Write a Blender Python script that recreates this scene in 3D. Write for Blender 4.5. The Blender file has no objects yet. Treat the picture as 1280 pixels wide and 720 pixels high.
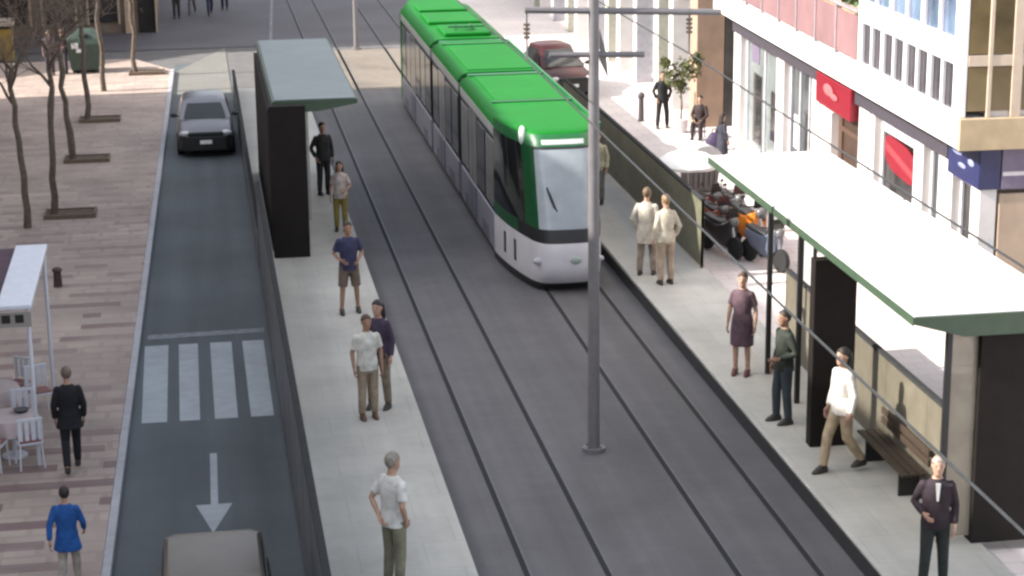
import bpy, bmesh, math, random
from mathutils import Vector, Matrix
random.seed(7)
S = bpy.context.scene
COL = S.collection
PI = math.pi
R = math.radians

# ------------------------------------------------------------------ materials
_m = {}
def mat(name, col, rough=.7, metal=0., var=.12, scale=6., bump=0., spec=.5, var2=0., scale2=.6, streak=0., sscale=(1.6, .05, 1)):
    """principled material whose colour wanders with one fine and one broad noise"""
    if name in _m: return _m[name]
    m = bpy.data.materials.new(name); m.use_nodes = True
    nt = m.node_tree; b = nt.nodes['Principled BSDF']
    b.inputs['Roughness'].default_value = rough; b.inputs['Metallic'].default_value = metal
    b.inputs['Specular IOR Level'].default_value = spec
    tc = nt.nodes.new('ShaderNodeTexCoord')
    n = nt.nodes.new('ShaderNodeTexNoise'); n.inputs['Scale'].default_value = scale; n.inputs['Detail'].default_value = 6
    nt.links.new(tc.outputs['Object'], n.inputs['Vector'])
    r = nt.nodes.new('ShaderNodeMapRange'); r.inputs[1].default_value = .3; r.inputs[2].default_value = .7
    r.inputs[3].default_value = 1 - var; r.inputs[4].default_value = 1 + var
    nt.links.new(n.outputs['Fac'], r.inputs[0])
    fac = r.outputs[0]
    if var2:
        n2 = nt.nodes.new('ShaderNodeTexNoise'); n2.inputs['Scale'].default_value = scale2; n2.inputs['Detail'].default_value = 4
        nt.links.new(tc.outputs['Object'], n2.inputs['Vector'])
        r2 = nt.nodes.new('ShaderNodeMapRange'); r2.inputs[1].default_value = .3; r2.inputs[2].default_value = .7
        r2.inputs[3].default_value = 1 - var2; r2.inputs[4].default_value = 1 + var2
        nt.links.new(n2.outputs['Fac'], r2.inputs[0])
        mu = nt.nodes.new('ShaderNodeMath'); mu.operation = 'MULTIPLY'
        nt.links.new(fac, mu.inputs[0]); nt.links.new(r2.outputs[0], mu.inputs[1]); fac = mu.outputs[0]
    if streak:
        mp2 = nt.nodes.new('ShaderNodeMapping'); mp2.inputs['Scale'].default_value = sscale
        nt.links.new(tc.outputs['Object'], mp2.inputs['Vector'])
        n3 = nt.nodes.new('ShaderNodeTexNoise'); n3.inputs['Scale'].default_value = 1.; n3.inputs['Detail'].default_value = 4
        nt.links.new(mp2.outputs[0], n3.inputs['Vector'])
        r3 = nt.nodes.new('ShaderNodeMapRange'); r3.inputs[1].default_value = .3; r3.inputs[2].default_value = .7
        r3.inputs[3].default_value = 1 - streak; r3.inputs[4].default_value = 1 + streak
        nt.links.new(n3.outputs['Fac'], r3.inputs[0])
        mu3 = nt.nodes.new('ShaderNodeMath'); mu3.operation = 'MULTIPLY'
        nt.links.new(fac, mu3.inputs[0]); nt.links.new(r3.outputs[0], mu3.inputs[1]); fac = mu3.outputs[0]
    v = nt.nodes.new('ShaderNodeVectorMath'); v.operation = 'SCALE'; v.inputs[0].default_value = col[:3]
    nt.links.new(fac, v.inputs['Scale']); nt.links.new(v.outputs[0], b.inputs['Base Color'])
    if bump:
        bp = nt.nodes.new('ShaderNodeBump'); bp.inputs['Strength'].default_value = bump; bp.inputs['Distance'].default_value = .02
        nt.links.new(n.outputs['Fac'], bp.inputs['Height']); nt.links.new(bp.outputs[0], b.inputs['Normal'])
    _m[name] = m
    return m

def brick_mat(name, c1, c2, cm, bw, bh, mortar, bias=0., rot=0., rough=.8, var2=.18, squash=1., sq_f=2, streak=0., fade=0.):
    m = bpy.data.materials.new(name); m.use_nodes = True
    nt = m.node_tree; b = nt.nodes['Principled BSDF']; b.inputs['Roughness'].default_value = rough
    tc = nt.nodes.new('ShaderNodeTexCoord'); mp = nt.nodes.new('ShaderNodeMapping')
    mp.inputs['Rotation'].default_value[2] = rot
    nt.links.new(tc.outputs['Object'], mp.inputs['Vector'])
    k = nt.nodes.new('ShaderNodeTexBrick'); k.inputs['Scale'].default_value = 1
    k.inputs['Color1'].default_value = (*c1, 1); k.inputs['Color2'].default_value = (*c2, 1); k.inputs['Mortar'].default_value = (*cm, 1)
    k.inputs['Brick Width'].default_value = bw; k.inputs['Row Height'].default_value = bh
    k.inputs['Mortar Size'].default_value = mortar; k.inputs['Bias'].default_value = bias
    k.squash = squash; k.squash_frequency = sq_f
    nt.links.new(mp.outputs[0], k.inputs['Vector'])
    n2 = nt.nodes.new('ShaderNodeTexNoise'); n2.inputs['Scale'].default_value = .45; n2.inputs['Detail'].default_value = 8; n2.inputs['Roughness'].default_value = .65
    nt.links.new(tc.outputs['Object'], n2.inputs['Vector'])
    r2 = nt.nodes.new('ShaderNodeMapRange'); r2.inputs[1].default_value = .3; r2.inputs[2].default_value = .7
    r2.inputs[3].default_value = 1 - var2; r2.inputs[4].default_value = 1 + var2
    nt.links.new(n2.outputs['Fac'], r2.inputs[0])
    fac = r2.outputs[0]
    if streak:
        mp2 = nt.nodes.new('ShaderNodeMapping'); mp2.inputs['Scale'].default_value = (2.2, .04, 1)
        nt.links.new(tc.outputs['Object'], mp2.inputs['Vector'])
        n3 = nt.nodes.new('ShaderNodeTexNoise'); n3.inputs['Scale'].default_value = 1.; n3.inputs['Detail'].default_value = 4
        nt.links.new(mp2.outputs[0], n3.inputs['Vector'])
        r3 = nt.nodes.new('ShaderNodeMapRange'); r3.inputs[1].default_value = .3; r3.inputs[2].default_value = .7
        r3.inputs[3].default_value = 1 - streak; r3.inputs[4].default_value = 1 + streak
        nt.links.new(n3.outputs['Fac'], r3.inputs[0])
        mu = nt.nodes.new('ShaderNodeMath'); mu.operation = 'MULTIPLY'
        nt.links.new(fac, mu.inputs[0]); nt.links.new(r3.outputs[0], mu.inputs[1]); fac = mu.outputs[0]
    kc = k.outputs['Color']
    if fade:
        n5 = nt.nodes.new('ShaderNodeTexNoise'); n5.inputs['Scale'].default_value = .16; n5.inputs['Detail'].default_value = 5
        nt.links.new(tc.outputs['Object'], n5.inputs['Vector'])
        r5 = nt.nodes.new('ShaderNodeMapRange'); r5.inputs[1].default_value = .42; r5.inputs[2].default_value = .68
        r5.inputs[3].default_value = 0; r5.inputs[4].default_value = fade
        nt.links.new(n5.outputs['Fac'], r5.inputs[0])
        mx = nt.nodes.new('ShaderNodeMix'); mx.data_type = 'RGBA'
        nt.links.new(r5.outputs[0], mx.inputs['Factor']); nt.links.new(kc, mx.inputs[6])
        mx.inputs[7].default_value = (*[.62 * a + .38 * b_ for a, b_ in zip(c1, c2)], 1); kc = mx.outputs[2]
    v = nt.nodes.new('ShaderNodeVectorMath'); v.operation = 'SCALE'
    nt.links.new(kc, v.inputs[0]); nt.links.new(fac, v.inputs['Scale'])
    nt.links.new(v.outputs[0], b.inputs['Base Color'])
    bp = nt.nodes.new('ShaderNodeBump'); bp.inputs['Strength'].default_value = .25; bp.inputs['Distance'].default_value = .01
    bp.invert = True
    nt.links.new(k.outputs['Fac'], bp.inputs['Height']); nt.links.new(bp.outputs[0], b.inputs['Normal'])
    return m

def glass(name, col, rough=.08, spec=.5, alpha=1., var=.25, scale=1.2, coat=0.):
    m = mat(name, col, rough, 0, var, scale, 0, spec)
    b = m.node_tree.nodes['Principled BSDF']
    if alpha < 1: b.inputs['Alpha'].default_value = alpha
    b.inputs['Coat Weight'].default_value = coat
    return m

# ------------------------------------------------------------------ mesh builder
class MB:
    def __init__(s): s.v = []; s.f = []; s.mi = []; s.cur = 0
    def add(s, vs, fs):
        o = len(s.v); s.v += [tuple(p) for p in vs]
        s.f += [tuple(i + o for i in f) for f in fs]; s.mi += [s.cur] * len(fs); return s
    def box(s, x0, x1, y0, y1, z0, z1):
        vs = [(x, y, z) for z in (z0, z1) for y in (y0, y1) for x in (x0, x1)]
        return s.add(vs, [(0, 2, 3, 1), (4, 5, 7, 6), (0, 1, 5, 4), (2, 6, 7, 3), (0, 4, 6, 2), (1, 3, 7, 5)])
    def prism(s, poly, a, b, axis='z'):
        n = len(poly)
        def P(p, t): return (p[0], p[1], t) if axis == 'z' else ((p[0], t, p[1]) if axis == 'y' else (t, p[0], p[1]))
        vs = [P(p, a) for p in poly] + [P(p, b) for p in poly]
        fs = [tuple(range(n))[::-1], tuple(range(n, 2 * n))] + [(i, (i + 1) % n, n + (i + 1) % n, n + i) for i in range(n)]
        return s.add(vs, fs)
    def loft(s, rings, cap=True, close=True):
        n = len(rings[0]); vs = [p for r in rings for p in r]; fs = []
        for k in range(len(rings) - 1):
            for i in range(n if close else n - 1):
                j = (i + 1) % n
                fs.append((k * n + i, k * n + j, (k + 1) * n + j, (k + 1) * n + i))
        if cap: fs += [tuple(range(n))[::-1], tuple(range((len(rings) - 1) * n, len(rings) * n))]
        return s.add(vs, fs)
    def tube(s, pts, rad, n=8, cap=True):
        pts = [Vector(p) for p in pts]
        if not isinstance(rad, (list, tuple)): rad = [rad] * len(pts)
        rings = []; up = None
        for i, p in enumerate(pts):
            d = (pts[min(i + 1, len(pts) - 1)] - pts[max(i - 1, 0)]).normalized()
            if up is None: up = Vector((0, 0, 1)) if abs(d.z) < .9 else Vector((1, 0, 0))
            a = d.cross(up)
            if a.length < 1e-4: a = d.cross(Vector((0, 1, 0)))
            a.normalize(); b = a.cross(d).normalized(); up = b
            rings.append([p + (a * math.cos(2 * PI * k / n) + b * math.sin(2 * PI * k / n)) * rad[i] for k in range(n)])
        return s.loft(rings, cap)
    def ell(s, c, r, nu=12, nv=8):
        vs = [(c[0], c[1], c[2] - r[2])]
        for j in range(1, nv):
            a = -PI / 2 + PI * j / nv
            vs += [(c[0] + r[0] * math.cos(a) * math.cos(2 * PI * i / nu), c[1] + r[1] * math.cos(a) * math.sin(2 * PI * i / nu), c[2] + r[2] * math.sin(a)) for i in range(nu)]
        vs.append((c[0], c[1], c[2] + r[2])); t = len(vs) - 1; fs = []
        for i in range(nu):
            fs.append((0, 1 + (i + 1) % nu, 1 + i)); fs.append((t, t - nu + i, t - nu + (i + 1) % nu))
            for j in range(nv - 2):
                a = 1 + j * nu; fs.append((a + i, a + (i + 1) % nu, a + nu + (i + 1) % nu, a + nu + i))
        return s.add(vs, fs)
    def xf(s, M, start=0):
        s.v[start:] = [tuple(M @ Vector(p)) for p in s.v[start:]]; return s
    def mesh(s, name, mats):
        me = bpy.data.meshes.new(name); me.from_pydata(s.v, [], s.f)
        for m in (mats if isinstance(mats, (list, tuple)) else [mats]): me.materials.append(m)
        me.polygons.foreach_set('material_index', s.mi); me.update(); return me
    def build(s, name, mats, parent=None, smooth=False, bevel=0., loc=None):
        me = s.mesh(name, mats)
        bm = bmesh.new(); bm.from_mesh(me); bmesh.ops.recalc_face_normals(bm, faces=bm.faces); bm.to_mesh(me); bm.free()
        if smooth:
            me.polygons.foreach_set('use_smooth', [True] * len(me.polygons))
            me.set_sharp_from_angle(angle=R(38))
        o = bpy.data.objects.new(name, me); COL.objects.link(o)
        if parent: o.parent = parent
        if loc: o.location = loc
        if bevel:
            b = o.modifiers.new('bevel', 'BEVEL'); b.width = bevel; b.segments = 2; b.limit_method = 'ANGLE'; b.angle_limit = R(40)
        return o

def thing(name, label, cat, loc=(0, 0, 0), rz=0., group=None):
    o = bpy.data.objects.new(name, None); COL.objects.link(o); o.empty_display_size = .2
    o.location = loc; o.rotation_euler = (0, 0, rz)
    o['label'] = label; o['category'] = cat
    if group: o['group'] = group
    return o
def tag(o, label, cat, group=None):
    o['label'] = label; o['category'] = cat
    if group: o['group'] = group
    return o
def struct(o): o['kind'] = 'structure'; return o
def dup(root, loc, label, rz=None, group=None):
    r = root.copy(); COL.objects.link(r); r.location = loc; r['label'] = label
    if rz is not None: r.rotation_euler = (0, 0, rz)
    if group: r['group'] = group
    def kids(a, b):
        for ch in list(a.children):
            c = ch.copy(); COL.objects.link(c); c.parent = b; kids(ch, c)
    kids(root, r)
    return r

# ------------------------------------------------------------------ camera
cam = bpy.data.cameras.new('camera'); co = bpy.data.objects.new('camera', cam); COL.objects.link(co)
cam.sensor_fit = 'HORIZONTAL'; cam.sensor_width = 36; cam.lens = 2500 / 1280 * 36; cam.clip_end = 3000; cam.clip_start = .1
M = Matrix(((0.98729916, 0.05227112, -0.15002702, 0), (-0.15850431, 0.25985563, -0.95254996, 0), (-0.01080549, 0.96423171, 0.26484044, 12), (0, 0, 0, 1)))
co.matrix_world = M
S.camera = co

# ------------------------------------------------------------------ light
SUN_EL, SUN_AZ = 34., -3.      # sun stands to the left of the street (-X), a touch towards the camera
W = bpy.data.worlds.new('World'); S.world = W; W.use_nodes = True
nt = W.node_tree; bg = nt.nodes['Background']; sky = nt.nodes.new('ShaderNodeTexSky'); sky.sky_type = 'NISHITA'
sky.sun_disc = False; sky.sun_elevation = R(SUN_EL); sky.air_density = 1.0; sky.dust_density = 2.5; sky.ozone_density = .6
d_travel = Vector((math.cos(R(SUN_EL)) * math.cos(R(-SUN_AZ)), math.cos(R(SUN_EL)) * math.sin(R(-SUN_AZ)), -math.sin(R(SUN_EL))))
to_sun = -d_travel
sky.sun_rotation = math.atan2(to_sun.x, to_sun.y)
bg.inputs['Strength'].default_value = .15
hs = nt.nodes.new('ShaderNodeHueSaturation'); hs.inputs['Saturation'].default_value = .42
nt.links.new(sky.outputs[0], hs.inputs['Color']); nt.links.new(hs.outputs[0], bg.inputs['Color'])
sl = bpy.data.lights.new('sun', 'SUN'); sl.energy = 3.9; sl.angle = R(.6); sl.color = (1, .95, .87)
so = bpy.data.objects.new('sun', sl); COL.objects.link(so)
so.rotation_euler = d_travel.to_track_quat('-Z', 'Y').to_euler(); so.location = (-30, 0, 60)
S.view_settings.view_transform = 'Standard'; S.view_settings.look = 'None'; S.view_settings.gamma = 1
S.view_settings.exposure = 1.5
S.cycles.filter_width = 2.6
S.cycles.max_bounces = 6

# ------------------------------------------------------------------ setting: ground
M_asph = mat('asphalt', (.068, .080, .087), .75, var=.2, scale=30, bump=.15, var2=.22, scale2=.35, streak=.22)
M_asph2 = mat('far_asphalt', (.09, .085, .093), .8, var=.15, scale=14, var2=.15, scale2=.3)
M_ground = mat('ground', (.11, .105, .105), .9, var=.15, scale=2)
M_track = brick_mat('track_setts', (.098, .092, .094), (.104, .098, .100), (.090, .085, .087), .6, .3, .008, rough=.75, var2=.16, streak=.17)
M_plat = brick_mat('platform_slabs', (.405, .392, .355), (.425, .412, .372), (.35, .338, .305), 1.0, 1.0, .008, rough=.7, var2=.2, streak=.08)
M_plaza = brick_mat('plaza_paving', (.38, .305, .262), (.29, .228, .20), (.315, .25, .215), .74, .42, .05, bias=-.25, rough=.8, var2=.2, squash=.75, sq_f=3, fade=.5)
def add_bands(m, dark, period, share):
    """rows of darker bars laid into the paving, each row broken at its own places"""
    nt = m.node_tree; b = nt.nodes['Principled BSDF']; src = b.inputs['Base Color'].links[0].from_socket
    def math_(op, a, c=None):
        n = nt.nodes.new('ShaderNodeMath'); n.operation = op
        for i, q in enumerate((a, c)):
            if q is None: continue
            if isinstance(q, (int, float)): n.inputs[i].default_value = q
            else: nt.links.new(q, n.inputs[i])
        return n.outputs[0]
    tc = nt.nodes.new('ShaderNodeTexCoord'); sp = nt.nodes.new('ShaderNodeSeparateXYZ'); nt.links.new(tc.outputs['Object'], sp.inputs[0])
    v = math_('DIVIDE', sp.outputs['Y'], period); row = math_('FLOOR', v); band = math_('LESS_THAN', math_('FRACT', v), share)
    cx = nt.nodes.new('ShaderNodeCombineXYZ'); nt.links.new(math_('MULTIPLY', math_('FLOOR', math_('MULTIPLY', sp.outputs['X'], 2.6)), .33), cx.inputs[0]); nt.links.new(math_('MULTIPLY', row, 3.7), cx.inputs[1])
    n = nt.nodes.new('ShaderNodeTexNoise'); n.inputs['Scale'].default_value = 1.; n.inputs['Detail'].default_value = 0
    nt.links.new(cx.outputs[0], n.inputs['Vector'])
    on = math_('MULTIPLY', band, math_('GREATER_THAN', n.outputs['Fac'], .47))
    n2 = nt.nodes.new('ShaderNodeTexNoise'); n2.inputs['Scale'].default_value = .22; n2.inputs['Detail'].default_value = 5; nt.links.new(tc.outputs['Object'], n2.inputs['Vector'])
    mr = nt.nodes.new('ShaderNodeMapRange'); mr.inputs[1].default_value = .35; mr.inputs[2].default_value = .6; mr.inputs[3].default_value = .25; mr.inputs[4].default_value = .85
    nt.links.new(n2.outputs['Fac'], mr.inputs[0])
    mx = nt.nodes.new('ShaderNodeMix'); mx.data_type = 'RGBA'; old = nt.nodes.new('ShaderNodeMapRange'); old.inputs[1].default_value = 40; old.inputs[2].default_value = 58; old.inputs[3].default_value = 1; old.inputs[4].default_value = .3   # the older paving up the street is worn plain
    nt.links.new(sp.outputs['Y'], old.inputs[0]); nt.links.new(math_('MULTIPLY', math_('MULTIPLY', on, mr.outputs[0]), old.outputs[0]), mx.inputs['Factor'])
    nt.links.new(src, mx.inputs[6]); mx.inputs[7].default_value = (*dark, 1); nt.links.new(mx.outputs[2], b.inputs['Base Color'])
add_bands(M_plaza, (.165, .105, .105), .86, .40)
M_walk = brick_mat('right_pavement', (.64, .57, .54), (.58, .52, .50), (.46, .41, .39), .6, .4, .012, rough=.8, var2=.08)
M_kerb = mat('kerb_stone', (.36, .36, .38), .7, var=.12, scale=5, var2=.1)
M_white = mat('road_paint', (.29, .32, .34), .6, var=.09, scale=4, var2=.12)
M_dark = mat('dark_steel', (.025, .026, .028), .5, var=.2, scale=5)
M_rail = mat('rail_steel', (.11, .11, .115), .5, 0., var=.2, scale=8)

struct(MB().box(-1500, 1500, -300, 2500, -.5, -.02).build('ground', M_ground))
kx = lambda y: -2.13 + .0172 * y
# lane: asphalt sheet bounded by the two kerbs
struct(MB().add([(kx(5), 5, 0), (1.2, 5, 0), (1.2, 78, 0), (kx(78), 78, 0)], [(0, 1, 2, 3)]).build('road', M_asph))
struct(MB().add([(-40, 82, .004), (15.0, 82, .004), (15.0, 140, .004), (-40, 140, .004)], [(0, 1, 2, 3)]).build('far_road', M_asph2))
M_sunroad = brick_mat('sunlit_paving', (.165, .16, .145), (.15, .147, .135), (.13, .127, .12), .5, .25, .01, rough=.8, var2=.1)
struct(MB().add([(kx(71) + .01, 71, .004), (1.19, 71, .004), (1.19, 82, .004), (kx(76) + .02, 76, .004)], [(0, 1, 2, 3)]).build('sunlit_road_paving', M_sunroad))  # paler tone paints the sunlit patch into this stretch of road
struct(MB().add([(3.66, 5, 0), (9.37, 5, 0), (9.37, 140, 0), (3.66, 140, 0)], [(0, 1, 2, 3)]).build('track_bed', M_track))
struct(MB().add([(3.64, 70.5, .006), (11, 70.5, .006), (11, 80.2, .006), (3.64, 80.2, .006)], [(0, 1, 2, 3)]).build('track_crossing_paving', mat('crossing_slab', (.165, .14, .115), .8, var=.1, scale=3, var2=.1)))
struct(MB().prism([(-60, 5), (kx(5) - .144, 5), (kx(76) - .144, 76), (-2.4, 79), (-60, 79)], -.1, .12).build('plaza_pavement', M_plaza))
struct(MB().prism([(kx(5) - .14, 5), (kx(5), 5), (kx(76), 76), (kx(76) - .14, 76)], -.1, .135).build('kerb', M_kerb, bevel=.015))
struct(MB().prism([(1.32, 5), (3.66, 5), (3.66, 70), (1.32, 70)], -.1, .3).build('left_platform', M_plat, bevel=.02))
struct(MB().prism([(3.664, 5), (3.68, 5), (3.68, 70), (3.664, 70)], -.1, .27).build('left_platform_edge', M_dark))
struct(MB().prism([(9.40, 5), (11.25, 5), (11.25, 60), (9.40, 60)], -.1, .3).build('right_platform', M_plat, bevel=.02))
struct(MB().prism([(9.372, 5), (9.396, 5), (9.396, 60), (9.372, 60)], -.1, .26).build('right_platform_edge', M_dark))
struct(MB().prism([(11.254, 5), (40, 5), (40, 95), (11.254, 95)], -.1, .15).build('right_pavement', M_walk))
# crossing stripes, stop line, arrow
def flat(poly, z): return MB().add([(x, y, z) for x, y in poly], [tuple(range(len(poly)))])
b = MB()
for x0, x1 in ((-1.33, -.87), (-.64, -.27), (0., .42), (.66, 1.08)):
    b.add([(x0, 35.25, .005), (x1, 35.25, .005), (x1, 40.15, .005), (x0 - .02, 40.15, .005)], [(0, 1, 2, 3)])
struct(b.build('crosswalk', M_white))
struct(flat([(-1.3, 40.62), (1.12, 40.72), (1.12, 41.05), (-1.3, 40.95)], .005).build('stop_line', mat('worn_paint', (.16, .175, .19), .7, var=.35, scale=7)))
struct(flat([(-.12, 33.4), (-.14, 30.95), (-.38, 30.95), (-.12, 29.7), (.21, 30.95), (-.02, 30.95), (0., 33.4)], .005).build('lane_arrow', M_white))
struct(flat([(3.0, 82.5), (3.12, 82.5), (3.9, 99), (3.78, 99)], .01).build('lane_line', mat('faint_paint', (.17, .17, .19), .7, var=.3, scale=2)))
for x in (4.47, 5.66, 7.55, 8.75):
    b = MB(); b.box(x - .05, x + .035, 5, 140, -.02, .006); b.cur = 1; b.box(x + .037, x + .062, 5, 140, -.02, .008)
    struct(b.build('tram_rail', [mat('rail_groove', (.012, .012, .013), .9), M_rail]))

# ------------------------------------------------------------------ platform fences
M_fence = mat('fence_olive', (.13, .125, .082), .55, var=.18, scale=4, var2=.15)
M_fenceL = mat('fence_slate', (.11, .117, .125), .55, var=.18, scale=4, var2=.15)
def fence(x, y0, y1, z0, z1, m, label, step=1.9):
    t = thing('platform_fence', label, 'fence', (x, y0, z0))
    L = y1 - y0
    MB().box(-.03, .03, 0, L, .05, z1 - z0 - .06).build('panel', m, t)
    MB().box(-.05, .05, 0, L, z1 - z0 - .058, z1 - z0).build('top_rail', mat('rail_matt', (.04, .041, .042), .95, spec=.05), t)
    n = int(L / step)
    for i in range(n + 1):
        y = min(max(i * L / n, .03), L - .03)
        MB().box(-.034, .034, y - .03, y + .03, 0, z1 - z0 - .06).build('post', m, t)
    return t
fence(1.25, 10, 45.6, 0, 2.2, M_fenceL, 'long slate grey fence between the traffic lane and the left platform')
fence(1.25, 46.1, 69.5, 0, 1.05, M_fenceL, 'low slate grey barrier along the lane behind the left shelter')
fence(11.15, 42.9, 60, .3, 1.93, M_fence, 'dark olive fence panel run along the right platform beside the tram', 5.7)
fence(11.18, 26.75, 36.4, .3, 1.98, mat('fence_bronze', (.13, .115, .085), .5, var=.15, scale=3, var2=.15), 'bronze coloured back fence inside the shelter on the right platform')

# ------------------------------------------------------------------ tram
def ering0(c, rx, ry, n=14): return [(c[0] + rx * math.cos(2 * PI * i / n), c[1] + ry * math.sin(2 * PI * i / n), c[2]) for i in range(n)]
M_green = mat('tram_green', (.005, .14, .014), .6, spec=.15, var=.05, scale=3, var2=.07, scale2=.5)
M_green_d = mat('tram_green_dark', (.010, .10, .03), .4, var=.1)
M_pillar = mat('tram_green_pillar', (.008, .06, .022), .3, var=.1)
M_tw = mat('tram_silver_white', (.54, .515, .54), .32, var=.05, scale=2, var2=.05)
M_tg = mat('tram_side_grey', (.21, .20, .23), .35, var=.06, scale=2, var2=.1)
M_win = glass('tram_window', (.010, .011, .012), .06, .6, var=.5, scale=.8)
M_win2 = glass('tram_window_reflecting', (.12, .112, .10), .12, .6, var=.35, scale=1.6)  # paler tone paints grey-brown reflections into these panes
M_screen = glass('tram_windscreen', (.38, .42, .45), .10, .6, alpha=.74, var=.22, scale=1.1, coat=.6)  # pale base colour stands in for sky reflected in the glass
M_black = mat('black_trim', (.012, .012, .013), .45, var=.15)
M_strip = mat('tram_cant_strip', (.30, .31, .30), .45, var=.12, scale=3)
CX, WH = 8.0, 1.2
tram = thing('tram', 'long modern tram with bright green roof and silver nose on the right track', 'tram', (CX, 42.35, 0))
def f_off(z):
    pts = [(.1, .35), (.3, .1), (.55, .0), (1.0, .02), (1.2, .07), (1.5, .16), (2.4, .52), (3.2, .86), (3.36, .98), (3.44, 1.08), (3.5, 1.35)]
    for (a, fa), (c, fc) in zip(pts, pts[1:]):
        if z <= c: return fa + (fc - fa) * max(0, (z - a)) / (c - a)
    return pts[-1][1]
YB = 3.4
PLAN = [(0, 0, 0), (.3, .34, .015), (.5, .53, .075), (.6, .65, .2), (.68, .755, .44), (.76, .855, .85), (.85, .985, 1.5), (.93, 1.11, 2.4), (1, WH, 3.4)]
def N(z, t):
    """point of the nose's skin: t runs round the plan from the left rear corner (-1) over the tip (0) to the right (1)"""
    u = min(abs(t), 1)
    i = max(k for k in range(len(PLAN) - 1) if PLAN[k][0] <= u + 1e-9)
    def P(k): return PLAN[k] if k >= 0 else (-PLAN[1][0], -PLAN[1][1], PLAN[1][2])
    p0, p1, p2, p3 = P(i - 1), P(i), P(i + 1), PLAN[min(i + 2, len(PLAN) - 1)]
    f = (u - p1[0]) / (p2[0] - p1[0]); dt = p2[0] - p1[0]; out = []
    for c in (1, 2):
        m1 = (p2[c] - p0[c]) / (p2[0] - p0[0]) * dt; m2 = (p3[c] - p1[c]) / (p3[0] - p1[0]) * dt
        out.append((2 * f**3 - 3 * f * f + 1) * p1[c] + (f**3 - 2 * f * f + f) * m1 + (3 * f * f - 2 * f**3) * p2[c] + (f**3 - f * f) * m2)
    f0 = f_off(z)
    return (math.copysign(out[0], t), f0 + out[1] * (YB - f0) / YB, z)
def patch(z0, z1, t0, t1, nz=8, ntt=24, off=0.):
    vs = []; fs = []
    for i in range(nz + 1):
        for j in range(ntt + 1):
            p = N(z0 + (z1 - z0) * i / nz, t0 + (t1 - t0) * j / ntt)
            n = Vector((p[0], p[1] - YB, 0)).normalized() * off
            vs.append((p[0] + n.x, p[1] + n.y, p[2]))
    for i in range(nz):
        for j in range(ntt):
            k = i * (ntt + 1) + j; fs.append((k, k + 1, k + ntt + 2, k + ntt + 1))
    return MB().add(vs, fs)
nose = patch(.22, 1.16, -1, 1, 8, 40).build('nose_bumper', M_tw, tram, smooth=True)
patch(.06, .22, -1, 1, 3, 40).build('under_skirt', M_black, tram, smooth=True)
patch(1.16, 1.46, -.83, .83, 3, 32).build('black_mask', M_black, tram, smooth=True)
for sgn in (-1, 1):
    a, c = sorted((.83 * sgn, sgn))
    patch(1.16, 1.46, a, c, 3, 10).build('corner_panel', M_pillar, tram, smooth=True)
    a, c = sorted((.60 * sgn, .76 * sgn))
    patch(1.46, 3.2, a, c, 10, 8).build('front_pillar', M_pillar, tram, smooth=True)
    a, c = sorted((.76 * sgn, sgn))
    patch(1.46, 3.2, a, c, 10, 10).build('cab_window', M_win, tram, smooth=True)
scr = patch(1.46, 3.14, -.60, .60, 12, 24).build('windscreen', M_screen, tram, smooth=True)
it = MB(); it.box(-.62, .62, .75, 1.15, 1.17, 1.62); it.box(-.9, .9, 2.6, 2.7, 1.17, 3.1); dsh = it.build('cab_interior', M_black, tram)
it = MB(); it.loft([ering0((-.05, 1.75, z), rx, ry) for z, rx, ry in ((1.2, .22, .2), (1.5, .26, .16), (1.9, .25, .10), (2.1, .14, .07), (2.3, .12, .06))]); it.build('driver_seat', mat('seat_blue', (.03, .035, .06), .8), dsh, smooth=True)
patch(3.14, 3.2, -.60, .60, 2, 24).build('screen_edge', M_black, tram, smooth=True)
patch(3.2, 3.44, -1, 1, 3, 40).build('header_band', M_green_d, tram, smooth=True)
patch(3.245, 3.345, -.45, .45, 2, 16, off=.012).build('destination_sign', mat('sign_pale', (.44, .45, .44), .4, var=.06), tram)
# wiper and little emblem, lamps
wp = MB(); wp.tube([(-.05, f_off(1.5) + .08, 1.46), (-.30, f_off(1.9) + .03, 1.95), (-.40, f_off(2.2) + .0, 2.25)], [.022, .03, .022], 6)
wp.tube([(-.22, f_off(1.75) + .0, 1.62), (-.44, f_off(2.35) - .005, 2.36)], .022, 5)
wp.build('wiper', M_black, tram)
e = MB(); e.ell((.12, .0, .78), (.13, .03, .085), 16, 8); e.build('emblem', mat('emblem_green', (.30, .36, .33), .5), tram, smooth=True)
for sgn in (-1, 1):
    y = N(.72, .62 * sgn)
    h = MB(); h.ell((y[0], y[1] + .01, .74), (.14, .09, .08), 14, 8); hl = h.build('headlight', mat('lamp_glass', (.36, .35, .38), .3), tram, smooth=True)
    h = MB(); h.ell((N(3.3, .74 * sgn)[0], N(3.3, .74 * sgn)[1] + .02, 3.37), (.085, .12, .22), 12, 8); h.build('marker_lamp', mat('marker', (.75, .8, .75), .3), tram, smooth=True)
# dark shapes at the nose's corner below the waist
for dx in (.86, .93):
    q = N(.65, -dx); MB().box(q[0] - .012, q[0] + .03, q[1] - .09, q[1] + .09, .45, .95).build('coupling_hatch', M_black, tram, bevel=.02)
# nose roof
rings = []
for z, sc in ((3.44, 1.), (3.475, .985), (3.50, .95), (3.51, .86), (3.515, .5)):
    ring = []
    for j in range(41):
        t = -1 + 2 * j / 40; p = N(3.44, t)
        ring.append((p[0] * sc, YB + (p[1] - YB) * (1 - (1 - sc) * 1.0), z))
    rings.append(ring)
MB().loft(rings, cap=True, close=False).build('cab_roof', M_green, tram, smooth=True)
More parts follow.
